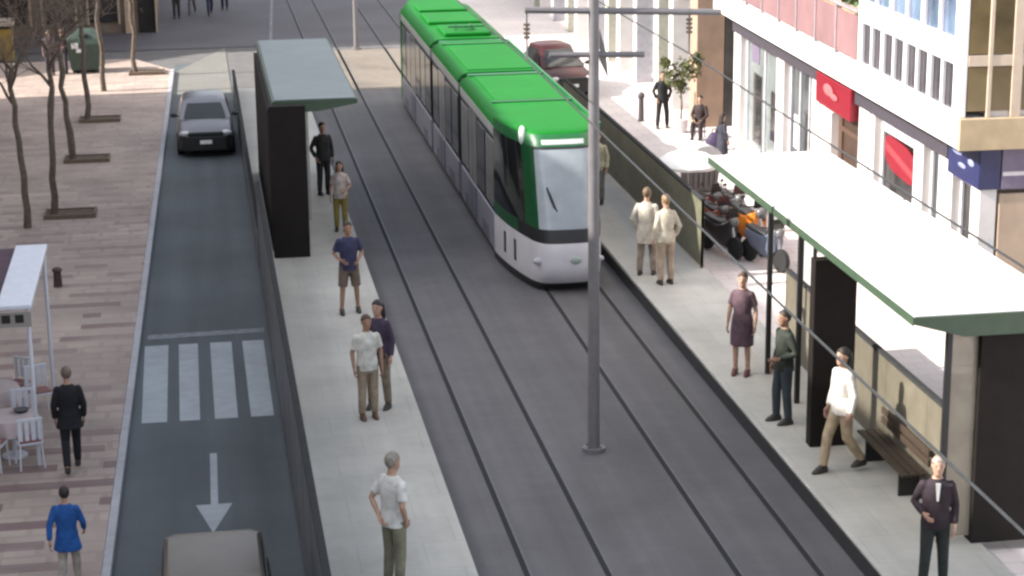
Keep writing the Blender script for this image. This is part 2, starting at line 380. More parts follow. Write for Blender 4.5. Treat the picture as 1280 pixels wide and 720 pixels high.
# coaches
def roof_sec(y, w=WH, zb=3.24, zt=3.5):
    return [(-w + .0, y, zb), (-w + .03, y, zb + .10), (-w + .12, y, zt - .07), (-w + .26, y, zt - .01), (-w + .45, y, zt), (w - .45, y, zt), (w - .26, y, zt - .01), (w - .12, y, zt - .07), (w - .03, y, zb + .10), (w, y, zb)]
secs = [(YB, 9.25), (9.75, 15.4), (15.9, 24.0)]
doors = [4.6, 11.4, 18.6]
for si, (y0, y1) in enumerate(secs):
    body = MB()
    body.box(-WH, WH, y0, y1, .24, 1.12)
    cs = body.build('body_section', M_tg, tram, bevel=.02)
    MB().box(-WH + .03, WH - .03, y0, y1, 1.122, 2.98).build('window_band', M_black, cs)
    MB().box(-WH + .06, WH - .06, y0, y1, .08, .236).build('under_skirt', M_black, cs)
    MB().box(-WH, WH, y0, y1, 2.985, 3.235).build('cant_strip', M_strip, cs, bevel=.03)
    MB().loft([roof_sec(y0), roof_sec(y1)]).build('roof_panel', M_green, cs, smooth=True)
    # windows and doors
    n = max(3, round((y1 - y0) / 1.35)); st = (y1 - y0) / n
    for k in range(n):
        a = y0 + k * st + .09; c = a + st - .18
        for sx in (-1, 1):
            x0, x1 = sorted((sx * (WH - .03), sx * (WH - .008)))
            if k == n // 2:
                d = MB().box(x0, x1, a - .06, (a + c) / 2 - .02, .3 + .82 + .01, 2.95); d.box(x0, x1, (a + c) / 2 + .02, c + .06, 1.13, 2.95)
                dd = d.build('door_window', M_win2, cs)
                x0, x1 = sorted((sx * (WH + .002), sx * (WH + .02)))
                d = MB().box(x0, x1, a - .06, (a + c) / 2 - .02, .3, 1.11); d.box(x0, x1, (a + c) / 2 + .02, c + .06, .3, 1.11)
                d.build('door_leaf', mat('door_grey', (.13, .13, .16), .35), cs, bevel=.01)
            else:
                MB().box(x0, x1, a, c, 1.25 + .0, 2.85).build('side_window', M_win if (k + si) % 3 else M_win2, cs, bevel=.01)
    # bogie hatch panels in the skirt
    for yy in (y0 + .9, y1 - 1.9):
        MB().box(-WH - .012, -WH - .001, yy, yy + 1.0, .26, .62).build('bogie_hatch', mat('hatch_grey', (.15, .14, .17), .5), cs, bevel=.015)
for y0, y1 in ((9.25, 9.75), (15.4, 15.9)):
    b = MB()
    for k in range(6):
        a = y0 + k * (y1 - y0) / 6; w = WH - .06 - (.05 if k % 2 else 0)
        b.box(-w, w, a, a + (y1 - y0) / 6 - .002, .2, 3.36 - (.04 if k % 2 else 0))
    b.build('gangway_bellows', M_black, tram)
    MB().box(-.95, .95, y0 + .02, y1 - .02, 3.365, 3.47).build('gangway_cover', M_green_d, tram, bevel=.02)
# roof equipment
for y0, y1, w, h in ((5.2, 8.9, .86, .03), (10.0, 14.3, .88, .03), (16.3, 18.2, .7, .12), (19.0, 21.2, .86, .10), (22.0, 23.4, .8, .08)):
    MB().box(-w, w, y0, y1, 3.5, 3.5 + h).build('roof_box', M_green, tram, bevel=.04)
for y in (5.0, 9.05, 14.7):
    MB().box(-.98, .98, y, y + .13, 3.502, 3.53).build('roof_seam', M_green_d, tram)
MB().box(.98, 1.04, 1.7, 15.2, 3.475, 3.55).build('roof_rail', M_green_d, tram)
pg = MB()
pg.tube([(-.3, 16.9, 3.62), (-.25, 17.6, 3.68), (.0, 16.6, 3.74)], .03, 6); pg.tube([(.3, 16.9, 3.62), (.25, 17.6, 3.68), (.0, 16.6, 3.74)], .03, 6); pg.tube([(-.55, 16.6, 3.76), (.55, 16.6, 3.76)], .03, 6)
pg.build('pantograph', M_green_d, tram)
rear = MB()
rear.loft([[(x * s, 24 + y, z) for x, z in ((-1.2, .3), (1.2, .3), (1.2, 3.2), (.9, 3.48), (-.9, 3.48), (-1.2, 3.2))] for s, y in ((1, 0.01), (.96, .8), (.82, 1.5), (.7, 1.75))])
rear.build('rear_cab', M_green, tram, smooth=True)

# ------------------------------------------------------------------ catenary poles, wires
M_pole = mat('pole_grey', (.17, .16, .165), .5, .2, var=.1, scale=6)
def cat_pole(loc, label, h=9.2):
    t = thing('catenary_pole', label, 'pole', loc, group='poles between the tram tracks')
    MB().tube([(0, 0, 0), (0, 0, h)], [.105, .085], 16).build('mast', M_pole, t, smooth=True)
    b = MB(); b.tube([(0, 0, 0), (0, 0, .07)], .2, 16)
    for k in range(4): b.tube([(.15 * math.cos(k * PI / 2 + .7), .15 * math.sin(k * PI / 2 + .7), .07), (.15 * math.cos(k * PI / 2 + .7), .15 * math.sin(k * PI / 2 + .7), .11)], .02, 6)
    b.build('base_plate', M_pole, t)
    MB().tube([(-1.15, 0, 7.72), (2.15, 0, 7.58)], .055, 8).build('bracket_arm', M_pole, t)
    MB().tube([(-.75, 0, 6.97), (.85, 0, 6.92)], .05, 8).build('steady_arm', M_pole, t)
    for x in (-1.12, 1.62):
        MB().tube([(x, 0, 7.66), (x, 0, 6.9)], .018, 6).build('dropper', M_pole, t)
        b = MB()
        for k in range(4): b.tube([(x, 0, 7.5 - .07 * k), (x, 0, 7.46 - .07 * k)], .055, 8)
        b.build('insulator', mat('insulator_brown', (.10, .07, .05), .3), t)
    b = MB(); b.prism([(.10, 7.35), (.20, 7.0), (.24, 6.55), (.10, 6.85)], -.02, .02, 'y'); b.build('gusset_plate', M_pole, t)
    return t
p1 = cat_pole((6.5, 32.3, 0), 'tall grey catenary pole with cross arms standing before the tram')
dup(p1, (6.4, 80.2, 0), 'far catenary pole beyond the left shelter roof, base by the sunlit crossing')
for x, nm, lb in ((5.36, 'a', 'thin overhead wire above the left track crossing the tram roof'), (8.14, 'b', 'thin overhead wire above the right track crossing the shop fronts')):
    pts = []
    for y0, y1 in ((-14, 32.3), (32.3, 80.2), (80.2, 126)):
        for k in range(12):
            u = k / 12; pts.append((x, y0 + (y1 - y0) * u, 6.9 - .12 * 4 * u * (1 - u)))
    tag(MB().tube(pts, .0135, 6).build('overhead_wire', M_dark), lb, 'wire')

# ------------------------------------------------------------------ shelters
M_roofL = mat('shelter_roof_zinc', (.15, .175, .175), .5, var=.06, scale=2, var2=.08)
M_roofR = mat('shelter_roof_white', (.74, .74, .72), .5, var=.04, scale=2, var2=.04)
M_fasc = mat('shelter_fascia_green', (.045, .075, .045), .5, var=.1, scale=4)
M_panel = mat('shelter_panel_brown', (.013, .010, .009), .7, spec=.2, var=.15, scale=4)
M_postw = mat('shelter_post_pale', (.42, .42, .41), .4, var=.08)
M_sglass = glass('shelter_glass', (.30, .26, .20), .15, .5, alpha=.8)
# left shelter
t = thing('tram_shelter', 'tram stop shelter on the left platform, flat zinc roof over a dark brown wall', 'shelter', (0, 0, .3))
def wing(x_in, x_out, z, thick_in, thick_out):   # cross-section of the roof slab, thin at the track side
    xm = x_in + (x_out - x_in) * .55
    return [(x_in, z - thick_in), (xm, z - thick_in), (x_out, z - thick_out), (x_out, z), (x_in, z)]
r = MB().prism(wing(1.68, 3.66, 3.66, .26, .10), 46.05, 55.9, 'y').build('roof', M_fasc, t)
MB().box(1.73, 3.62, 46.1, 55.85, 3.663, 3.69).build('roof_sheet', M_roofL, r, bevel=.01)
MB().box(1.58, 2.42, 45.75, 46.04, .0, 3.60).build('end_wall', M_panel, t, bevel=.01)
MB().box(1.58, 1.68, 46.51, 55.6, .0, 3.39).build('back_wall', M_panel, t)
for y in (49.5, 52.4, 55.3):
    MB().tube([(2.62, y, 0), (2.62, y, 3.39)], .075, 10).build('post', M_postw, t, smooth=True)
MB().box(1.75, 2.2, 48.0, 51.0, .42, .48).build('bench', M_panel, t, bevel=.01)
# right shelter: two roof panels
t = thing('tram_shelter', 'tram stop shelter on the right platform with sunlit white roof and black walls', 'shelter', (0, 0, .3))
for y0, y1 in ((26.3, 33.42), (33.5, 38.0)):
    r = MB().prism([(9.98, 3.52), (10.75, 3.30), (12.45, 3.30), (12.45, 3.62), (9.98, 3.62)], y0, y1, 'y').build('roof', M_fasc, t)
    MB().box(9.99, 12.42, y0 + .02, y1 - .02, 3.623, 3.655).build('roof_sheet', M_roofR, r, bevel=.008)
    for q in range(1, 4): MB().box(10.0, 12.41, y0 + (y1 - y0) * q / 4 - .02, y0 + (y1 - y0) * q / 4 + .02, 3.656, 3.672).build('roof_seam', M_roofR, r)
    MB().box(9.965, 9.979, y0, y1, 3.50, 3.63).build('gutter_edge', M_fasc, r)
MB().box(9.98, 10.72, 30.95, 31.2, 0, 3.45 - .16).build('side_wall', M_panel, t, bevel=.01)
MB().box(11.08, 12.3, 26.45, 26.75, 0, 3.295).build('end_wall', M_panel, t, bevel=.01)
MB().box(10.68, 11.075, 26.55, 26.59, .1, 3.295).build('end_glass', M_sglass, t)
for x, y in ((10.42, 35.05), (10.45, 33.26), (10.62, 26.55)):
    MB().box(x - .045, x + .045, y - .045, y + .045, 0, 3.38).build('post', M_black, t, bevel=.01)
for y0, y1 in ((33.9, 34.6),):
    b = MB(); x = 10.93
    for a, c, z0, z1 in ((y0, y0 + .05, 1.9, 3.0), (y1 - .05, y1, 1.9, 3.0), (y0 + .05, y1 - .05, 1.9, 1.95), (y0 + .05, y1 - .05, 2.95, 3.0)): b.box(x - .03, x + .03, a, c, z0, z1)
    fr = b.build('notice_frame', M_black, t)
    MB().box(x - .012, x + .012, y0 + .052, y1 - .052, 1.952, 2.948).build('notice_sheet', M_postw, fr)
    MB().box(10.9, 10.96, y0 + .1, y0 + .16, 0, 1.895).build('notice_leg', M_black, t)
b = MB()
for k in range(3): b.box(10.62 + .14 * k, 10.73 + .14 * k, 28.2, 30.4, .43, .47)
bn = b.build('bench', mat('bench_slats', (.05, .035, .025), .5, var=.2), t)
b = MB()
for k in range(2): b.box(11.03, 11.07, 28.2, 30.4, .58 + .16 * k, .69 + .16 * k)
b.build('bench_back', mat('bench_slats', (0, 0, 0)), t)
for y in (28.5, 30.1): MB().box(10.68, 11.02, y, y + .05, 0, .428).build('bench_leg', M_black, t)

# ------------------------------------------------------------------ buildings, right
M_stone = mat('facade_white', (.62, .58, .56), .7, var=.05, scale=3, var2=.06)
M_beam = mat('beam_white', (.72, .70, .68), .6, var=.04, scale=2, var2=.05)
M_tan = mat('facade_tan', (.42, .32, .20), .7, var=.1, scale=3, var2=.08)
M_beige = mat('facade_beige', (.40, .30, .22), .75, var=.08, scale=3, var2=.08)
M_shop = glass('shop_glass', (.06, .065, .07), .1, .5, var=.45, scale=.9)
M_shopd = glass('shop_glass_dark', (.030, .028, .028), .1, .5, var=.5, scale=1.4)
M_shopl = glass('shop_glass_pale', (.17, .19, .19), .15, .5, var=.3, scale=.8)
M_blueg = glass('balcony_glass_blue', (.10, .13, .20), .08, .6, var=.5, scale=.9)
M_greyg = glass('balcony_glass_grey', (.045, .038, .043), .15, .5, var=.35, scale=1.1)
M_brong = glass('bronze_glass', (.14, .10, .045), .12, .5, var=.5, scale=1.0)
M_frame = mat('window_frame_white', (.66, .65, .68), .45, var=.05)
M_rim = mat('rim', (.35, .36, .37), .35, .6)
M_red = mat('sign_red', (.20, .007, .018), .4, var=.1)
M_redl = mat('sign_red_light', (.40, .04, .05), .4, var=.1)
M_navy = mat('sign_navy', (.022, .025, .085), .4, var=.15)
M_mauve = mat('sign_mauve', (.16, .13, .19), .5, var=.1)
M_pale = mat('sign_mark_pale', (.6, .55, .56), .5)
M_brown = mat('door_brown', (.055, .032, .022), .5, var=.25, scale=3)
bl = thing('apartment_building', 'white apartment block with shops below and enclosed balconies over the right pavement', 'building', (15.0, 36.3, .15), R(-1.9))
# local frame: x = away from the street, y = along the facade (away from camera)
MB().box(.35, 14, .3, 20.72, 0, 4.1).build('ground_floor', M_stone, bl)
MB().box(.0, 14, -.20, 20.7, 4.13, 13.5).build('upper_floors', M_stone, bl)
def wallpiece(y0, y1, z0, z1, m=M_stone, name='pier', x0=0.0, x1=.348):
    return MB().box(x0, x1, y0, y1, z0, z1).build(name, m, bl, bevel=.012)
for y0, y1 in ((19.9, 20.72), (15.0, 15.75), (11.55, 12.2), (7.3, 8.1), (4.25, 4.75) if 0 else (6.9, 7.2), (3.45, 4.05), (1.6, 2.45), (-.0, .5)):
    wallpiece(y0, y1, 0, 4.1)
def shop(y0, y1, z0, z1, m, name='shop_window', mull=2):
    w = MB().box(.26, .345, y0, y1, z0, z1).build(name, m, bl)
    b = MB(); t_ = .06
    b.box(.19, .255, y0, y0 + t_, z0, z1); b.box(.19, .255, y1 - t_, y1, z0, z1); b.box(.19, .255, y0 + t_, y1 - t_, z1 - t_, z1); b.box(.19, .255, y0 + t_, y1 - t_, z0, z0 + t_)
    for k in range(1, mull):
        y = y0 + (y1 - y0) * k / mull; b.box(.2, .255, y - .025, y + .025, z0 + t_, z1 - t_)
    b.build('window_frame', M_frame, w, bevel=.008)
    return w
shop(15.75, 19.9, .3, 3.9, M_shopl, mull=2)
shop(12.2, 15.0, .2, 3.75, M_shop, mull=3)
wallpiece(10.4, 11.55, 0, 2.9); 
dr = MB().box(.24, .345, 8.1, 10.4, 0, 3.3).build('shop_door', M_brown, bl)
b = MB(); b.box(.2, .236, 8.1, 8.35, 0, 3.3); b.box(.2, .236, 10.1, 10.4, 0, 3.3); b.box(.2, .236, 8.35, 10.1, 2.5, 2.62); b.build('door_frame', mat('door_frame_brown', (.09, .05, .035), .5), dr)
sg = MB().box(-.16, .235, 8.3, 11.3, 3.05, 3.82).build('shop_sign', M_red, bl, bevel=.03)
b = MB(); b.ell((-.185, 10.1, 3.52), (.012, .42, .14), 14, 8); b.ell((-.185, 9.6, 3.42), (.012, .3, .08), 12, 6); b.build('sign_mark', mat('mark_pink', (.4, .12, .13), .5), sg, smooth=True)
w = shop(4.05, 6.9, .5, 3.35, M_shopd, mull=1)
pts = [(5.45 + 1.1 * math.copysign(abs(math.cos(q)) ** .6, math.cos(q)), 2.72 + .38 * math.copysign(abs(math.sin(q)) ** .6, math.sin(q)) + .12 * math.cos(q)) for q in [2 * PI * i / 28 for i in range(28)]]
ban = MB().prism(pts, .15, .185, 'x').build('window_banner', M_red, w)
MB().prism([(4.5, 2.46), (6.4, 2.78), (6.4, 2.94), (4.5, 2.62)], .142, .149, 'x').build('banner_stripe', M_redl, ban)
MB().box(.17, .188, 4.2, 6.75, 3.16, 3.3).build('shop_awning_rail', M_frame, w)
for y, z, hh, m_ in ((4.6, .6, 1.1, M_stone), (5.3, .6, .8, M_pale), (6.2, .6, 1.3, M_mauve)): MB().box(.17, .186, y, y + .42, z, z + hh).build('window_poster', m_, w, bevel=.01)
for y, z, ww, hh, m_ in ((16.4, .9, .8, 1.4, M_shopd), (18.3, .5, .9, 2.0, M_shopd), (13.0, .6, .55, 1.7, M_shopd), (14.1, 1.2, .6, .9, M_pale), (12.4, 2.6, .5, .7, M_navy), (18.6, 2.8, .9, .5, M_mauve), (2.6, .6, .5, 1.5, M_shopd), (.7, .7, .5, 1.2, M_pale)):
    MB().box(.236, .256, y, y + ww, z, z + hh).build('display_panel', m_, bl, bevel=.01)
shop(2.45, 3.45, .4, 3.4, M_shop, mull=1)
shop(.5, 1.6, .5, 3.2, M_shopd, mull=1)
wallpiece(.5, 1.6, 3.2, 4.1, M_mauve, 'lintel')
# corner shop: window towards the street corner and sign round the corner
MB().box(.40, 1.0, -.02, .29, 0, 3.15).build('corner_pier', M_beige, bl, bevel=.015)
MB().box(1.0, 9, .02, .29, 0, 3.15).build('corner_wall', M_beige, bl)
s2 = MB().box(-.06, .38, -.06, 1.75, 3.25, 4.05).build('shop_sign', M_navy, bl, bevel=.02)
b = MB()
for y, z, ry, rz_ in ((1.2, 3.78, .3, .06), (.9, 3.55, .22, .05), (.4, 3.7, .18, .07)): b.ell((-.065, y, z), (.008, ry, rz_), 12, 6)
b.build('sign_mark', mat('mark_blue', (.25, .27, .42), .5), s2)
s3 = MB().box(.40, 9, -.06, .28, 3.25, 4.05).build('shop_sign', M_mauve, bl, bevel=.02)
MB().box(.42, 8.9, -.075, -.062, 3.52, 3.6).build('sign_mark', M_pale, s3)
MB().box(.2, .345, -.0, .498, 2.0, 2.3).build('wall_lamp', M_frame, bl, bevel=.03)
# projecting first floor
OV = -.6
MB().prism([(OV, -.25), (OV, 20.9), (-.002, 20.9), (-.002, -.25)], 4.12, 4.72).build('edge_beam', M_beam, bl, bevel=.015)
MB().box(OV, 14, -.36, -.255, 4.10, 4.725).build('front_beam', M_tan, bl, bevel=.015)
def glazing(y0, y1, z0, z1, m, n, fr=.10):
    w = MB().box(OV + .10, OV + .14, y0, y1, z0, z1).build('balcony_window', m, bl)
    b = MB()
    for k in range(n + 1):
        y = y0 + (y1 - y0) * k / n
        wd = fr if k % 2 == 0 else fr * .55
        b.box(OV + .02, OV + .095, max(y - wd, y0), min(y + wd, y1), z0, z1)
    b.box(OV + .03, OV + .09, y0 + .01, y1 - .01, z0 + .004, z0 + .05); b.box(OV + .03, OV + .09, y0 + .01, y1 - .01, z1 - .05, z1 - .004)
    b.build('window_frame', M_frame, w, bevel=.006)
    return w
glazing(.1, 6.3, 4.75, 5.75, M_greyg, 8)
MB().box(OV, -.002, .0, 6.35, 5.752, 6.15).build('sill_band', M_beam, bl, bevel=.012)
glazing(.1, 6.3, 6.153, 8.0, M_blueg, 6)
MB().box(OV, OV + .14, -.25, .098, 4.722, 8.6).build('corner_post', M_beam, bl, bevel=.012)
MB().box(OV, -.002, .1, 6.35, 8.002, 8.6).build('sill_band', M_beam, bl, bevel=.012)
MB().box(OV + .02, -.002, 6.352, 6.5, 4.722, 8.6).build('balcony_divider', M_beam, bl)
# open balcony with pinkish railing panels and plants
for y0 in [6.6 + 1.75 * k for k in range(8)]:
    MB().box(OV + .03, OV + .06, y0, y0 + 1.62, 4.80, 5.78).build('railing_panel', mat('railing_pink', (.22, .125, .13), .5, var=.1, scale=2, var2=.12), bl)
    MB().box(OV + .01, OV + .08, y0 + 1.64, y0 + 1.72, 4.722, 5.86).build('railing_post', mat('railing_post', (.30, .25, .27), .5), bl)
MB().box(OV + .0, OV + .09, 6.55, 20.6, 5.862, 5.92).build('railing_cap', mat('railing_post', (0, 0, 0)), bl)
M_leafb = mat('balcony_leaf', (.06, .09, .03), .7, var=.4)
for yy in (7.6, 9.2, 10.6, 12.5):
    b = MB()
    for k in range(150):
        c = Vector((OV + .2 + random.gauss(0, .09), yy + random.gauss(0, .33), 5.95 + abs(random.gauss(0, .22))))
        a = Vector((random.uniform(-1, 1), random.uniform(-1, 1), random.uniform(-.6, 1))).normalized() * .09
        e2 = a.cross(Vector((random.random(), random.random(), random.random()))).normalized() * .05
        b.add([c - a, c + e2, c + a, c - e2], [(0, 1, 2, 3)])
    pl = b.build('foliage', M_leafb, bl)
    MB().box(OV + .1, OV + .32, yy - .5, yy + .5, 5.6, 5.86).build('flower_box', M_tan, bl, bevel=.01)
# front (end) face towards the camera: bronze windows in a tan frame
for x0, x1 in ((-.44, -.06), (.02, .42)) + tuple((.62 + 1.3 * k, 1.8 + 1.3 * k) for k in range(8)):
    for z0, z1 in ((4.85, 5.7), (5.95, 8.2), (8.8, 10.8)):
        MB().box(x0, x1, -.25, -.205, z0, z1).build('end_window', M_brong, bl, bevel=.006)
M_band = mat('end_frame_tan', (.50, .40, .31), .6, var=.08)
for x, w_ in ((-.06, .08), (.42, .20), (1.80, .12), (3.1, .12), (4.4, .12)): MB().box(x, x + w_, -.29, -.204, 4.728, 8.6).build('end_mullion', M_band, bl, bevel=.008)
MB().box(OV + .145, 12, -.275, -.252, 5.72, 5.93).build('end_band', M_band, bl, bevel=.008)
MB().box(OV + .145, -.002, -.20, .095, 8.25, 8.6).build('end_head', M_beam, bl)
MB().box(-.06, -.004, 1.8, 20.7, 3.50, 4.10).build('overhang_shade_band', mat('overhang_shade', (.045, .038, .05), .7), bl)  # dark strip paints the overhang's shade onto the facade
MB().box(-.4, 14.4, -.4, 21, 13.5, 13.9).build('cornice', M_beam, bl, bevel=.03)

# second building beyond the recess
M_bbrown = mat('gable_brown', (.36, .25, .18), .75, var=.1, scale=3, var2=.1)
b2 = thing('shop_building', 'pale building with tall shop windows and brown gable end beyond the white block', 'building', (15.4, 60.3, .15))
MB().box(.9, 12, .35, 45, 0, 13).build('wall', M_stone, b2)
MB().box(0, .88, -.02, .9, 0, 13).build('gable_pier', M_bbrown, b2, bevel=.015)
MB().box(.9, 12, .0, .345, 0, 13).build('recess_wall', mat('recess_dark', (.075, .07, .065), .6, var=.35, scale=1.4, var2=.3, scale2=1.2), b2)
yy = .9; k = 0
while yy < 32:
    w_ = (2.3, 1.5, 2.8)[k % 3]
    cmat = (M_stone, mat('pilaster_sage', (.47, .46, .38), .7), mat('pilaster_grey', (.42, .40, .43), .7))[k % 3]
    MB().box(0, .898, yy + w_, yy + w_ + .55, 0, 13).build('pilaster', cmat, b2, bevel=.015)
    w = MB().box(.7, .76, yy, yy + w_, .35, 3.6).build('shop_window', (M_shopl, M_shop, M_shopl)[k % 3], b2)
    f_ = MB()
    for q in (0, .33, .66, 1): f_.box(.62, .695, yy + q * (w_ - .06), yy + q * (w_ - .06) + .06, .35, 3.6)
    f_.box(.6, .695, yy, yy + w_, 3.602, 3.75); f_.box(.6, .695, yy, yy + w_, .2, .348); f_.build('window_frame', M_frame, w)
    MB().box(.3, .898, yy, yy + w_, 3.76, 4.6).build('fascia', (M_stone, M_mauve, M_beam)[k % 3], b2)
    MB().box(.5, .898, yy, yy + w_, 4.6, 13).build('upper_wall', M_stone, b2)
    yy += w_ + .55; k += 1
rec = MB().box(1.2, 2.3, -.06, -.002, 2.6, 3.7).build('shop_sign', mat('recess_sign', (.10, .07, .09), .5), b2)
MB().box(2.5, 3.6, -.05, -.002, .2, 3.4).build('shop_window', M_shopl, b2)

# far-left building whose foot shows at the top left; it also shades the far road
M_fbrown = mat('old_render_brown', (.165, .125, .095), .85, var=.18, scale=2.5, var2=.25, scale2=.6)
b3 = thing('corner_building', 'brown rendered corner building with dark doorway behind the bare trees', 'building', (0, 0, 0))
MB().prism([(-31.5, 74.0), (-24, 80.2), (-9.2, 80.2), (-9.2, 87.2), (-1.6, 87.2), (-1.6, 99), (-31.5, 99)], 0, 17).build('wall', M_fbrown, b3)  # unseen chamfer, shaped to set the far edge of the sunlit strip
for x0, x1, z1, m in ((-2.35, -1.85 + .35, 2.9, M_black), ): 
    MB().box(x0, x1 - .12, 87.14, 87.197, 0.02, z1).build('doorway', mat('doorway_black', (.012, .010, .009), .8), b3)
for x0, x1 in ((-8.4, -6.9), (-6.3, -5.0), (-4.4, -3.2)):
    w = MB().box(x0, x1, 87.13, 87.195, .5, 3.2).build('shop_window', M_shopd, b3)
    f_ = MB(); f_.box(x0 - .1, x0 - .002, 87.08, 87.195, .4, 3.3); f_.box(x1 + .002, x1 + .1, 87.08, 87.195, .4, 3.3); f_.build('window_frame', M_beige, w)
MB().box(-9.0, -2.6, 87.05, 87.19, 3.4, 4.1).build('fascia', M_tan, b3)
MB().box(-2.9, -2.5, 87.02, 87.19, 0, 3.2).build('pilaster', M_beige, b3); MB().box(-1.95 + .40, -1.62, 87.02, 87.19, 0, 3.2).build('pilaster', M_beige, b3)
# tall row along the left of the street (outside the frame): it throws the shade over lane, platforms and tracks
b4 = thing('street_row_building', 'tall plastered block along the left side of the plaza, shading the street', 'building', (0, 0, 0))
MB().box(-30, -12.2, -60, 69.6, 0, 16.2).build('wall', mat('row_plaster', (.40, .36, .32), .8, var=.08, scale=1), b4)
for y in range(-2, 68, 5):
    for z in (1.2, 4.6, 8.0, 11.4): MB().box(-12.24, -12.197, y, y + 1.6, z, z + 2.1).build('window', M_shopd, b4)
MB().box(-30.2, -12.0, -60.2, 69.65, 16.2, 16.35).build('cornice', M_stone, b4)

# ------------------------------------------------------------------ trees (bare winter planes)
M_bark = mat('bark', (.115, .088, .068), .9, var=.3, scale=9, bump=.4)
M_twig = mat('twigs', (.15, .112, .085), .9, var=.2, scale=5)
M_soil = mat('soil', (.10, .072, .05), .95, var=.25, scale=8)
def bare_tree(loc, h, lean, label, seed, pit=1):
    rnd = random.Random(seed)
    t = thing('bare_tree', label, 'tree', loc, group='bare trees on the plaza')
    tr = MB(); tw = MB()
    p = Vector((0, 0, 0)); pts = [p.copy()]; rad = [.105]
    n = 9
    for k in range(1, n + 1):
        u = k / n
        pts.append(Vector((lean[0] * u + rnd.gauss(0, .035), lean[1] * u + rnd.gauss(0, .035), h * u))); rad.append(.095 - .035 * u + (.02 if rnd.random() < .15 else 0))
    tr.tube(pts, rad, 9)
    def br(p, d, L, r, lev):
        q = [p]; rr = [r]; m = 4
        for k in range(m):
            d = (d + Vector((rnd.gauss(0, .16), rnd.gauss(0, .16), rnd.gauss(.05, .1)))).normalized()
            q.append(q[-1] + d * L / m); rr.append(r * (1 - .6 * (k + 1) / m))
        (tr if lev == 0 else tw).tube(q, rr, 6 if lev < 2 else 4, cap=False)
        if lev < 4:
            for k in range(3):
                i = rnd.randint(1, m); a = Vector((rnd.gauss(0, 1), rnd.gauss(0, 1), rnd.gauss(.25, .6))).normalized()
                br(q[i], (d * .75 + a * .8).normalized(), L * rnd.uniform(.5, .75), max(rr[i] * .6, .006), lev + 1)
    for k in range(5):
        a = k * 2 * PI / 5 + rnd.random()
        br(pts[-1 - (k % 3)], Vector((math.cos(a) * .8, math.sin(a) * .8, rnd.uniform(.6, 1.2))).normalized(), rnd.uniform(1.2, 1.8), .045, 0)
    tr.build('trunk', M_bark, t, smooth=True); tw.build('crown', M_twig, t, smooth=True)
    if pit:
        b = MB(); b.box(-.18, 1.02, -.45, .45, .0, .03); pt_ = b.build('tree_pit', M_soil, t)
        b = MB(); b.box(-.24, 1.08, -.52, -.455, 0, .11); b.box(-.24, 1.08, .455, .52, 0, .06); b.box(-.24, -.185, -.455, .455, 0, .09); b.box(1.025, 1.08, -.455, .455, 0, .09)
        b.build('pit_edging', mat('pit_edge', (.14, .10, .07), .8, var=.2), pt_)
    return t
for i, (x, y, h, ln, lb, pit) in enumerate((
    (-4.46, 50.9, 4.0, (-.15, .2), 'bare tree with a bent knotty trunk, farthest left, beside the white awning', 0),
    (-3.87, 52.2, 4.3, (.15, .1), 'slim bare tree with a pit of brown edging just behind the knotty one', 1),
    (-3.75, 59.4, 3.9, (-.25, .1), 'bare tree leaning left over a brown pit, third along the plaza row', 1),
    (-3.62, 65.9, 4.2, (.05, .1), 'thin bare tree fourth along the row, before the green container', 1),
    (-3.28, 71.6, 4.6, (-.05, 0), 'bare tree whose foot stands in the sunlit strip of plaza', 0),
    (-2.25, 75.3, 4.6, (-.1, 0), 'pale bare trunk at the kerb end of the plaza by the doorway', 1))):
    bare_tree((x, y, .12), h, ln, lb, 20 + i, pit)

# ------------------------------------------------------------------ plaza furniture
M_fab = mat('awning_maroon', (.075, .035, .055), .8, var=.25, scale=4)
M_wh = mat('white_enamel', (.62, .64, .70), .4, var=.06)
t = thing('terrace_awning', 'white framed terrace awning with maroon cloth on the left plaza', 'awning', (-3.0, 33, .12))
for y in (0.05, 4.1): MB().tube([(0, y, 0), (0, y, 2.78)], .035, 10).build('leg', M_wh, t, smooth=True)
for y in (0.05, 4.1): MB().tube([(-3.4, y, 0), (-3.4, y, 2.78)], .035, 10).build('leg', M_wh, t, smooth=True)
MB().box(-.5, .07, -.05, 4.2, 2.79, 2.87).build('gutter_board', M_wh, t, bevel=.015)
MB().add([(-3.5, 0, 2.72), (-.51, 0, 2.80), (-.51, 4.15, 2.80), (-3.5, 4.15, 2.72), (-3.5, 0, 2.75), (-.51, 0, 2.83), (-.51, 4.15, 2.83), (-3.5, 4.15, 2.75)], [(3, 2, 1, 0), (4, 5, 6, 7), (0, 1, 5, 4), (1, 2, 6, 5), (2, 3, 7, 6), (3, 0, 4, 7)]).build('cloth', M_fab, t)
fb = MB(); fb.box(-3.5, .06, -.09, -.06, 2.5, 2.76); fv = fb.build('valance', mat('valance_cream', (.26, .24, .22), .7), t)
for x in (-.35, -.13, -.75, -1.1): MB().box(x - .07, x + .07, -.10, -.091, 2.58, 2.72).build('valance_hole', M_black, fv)
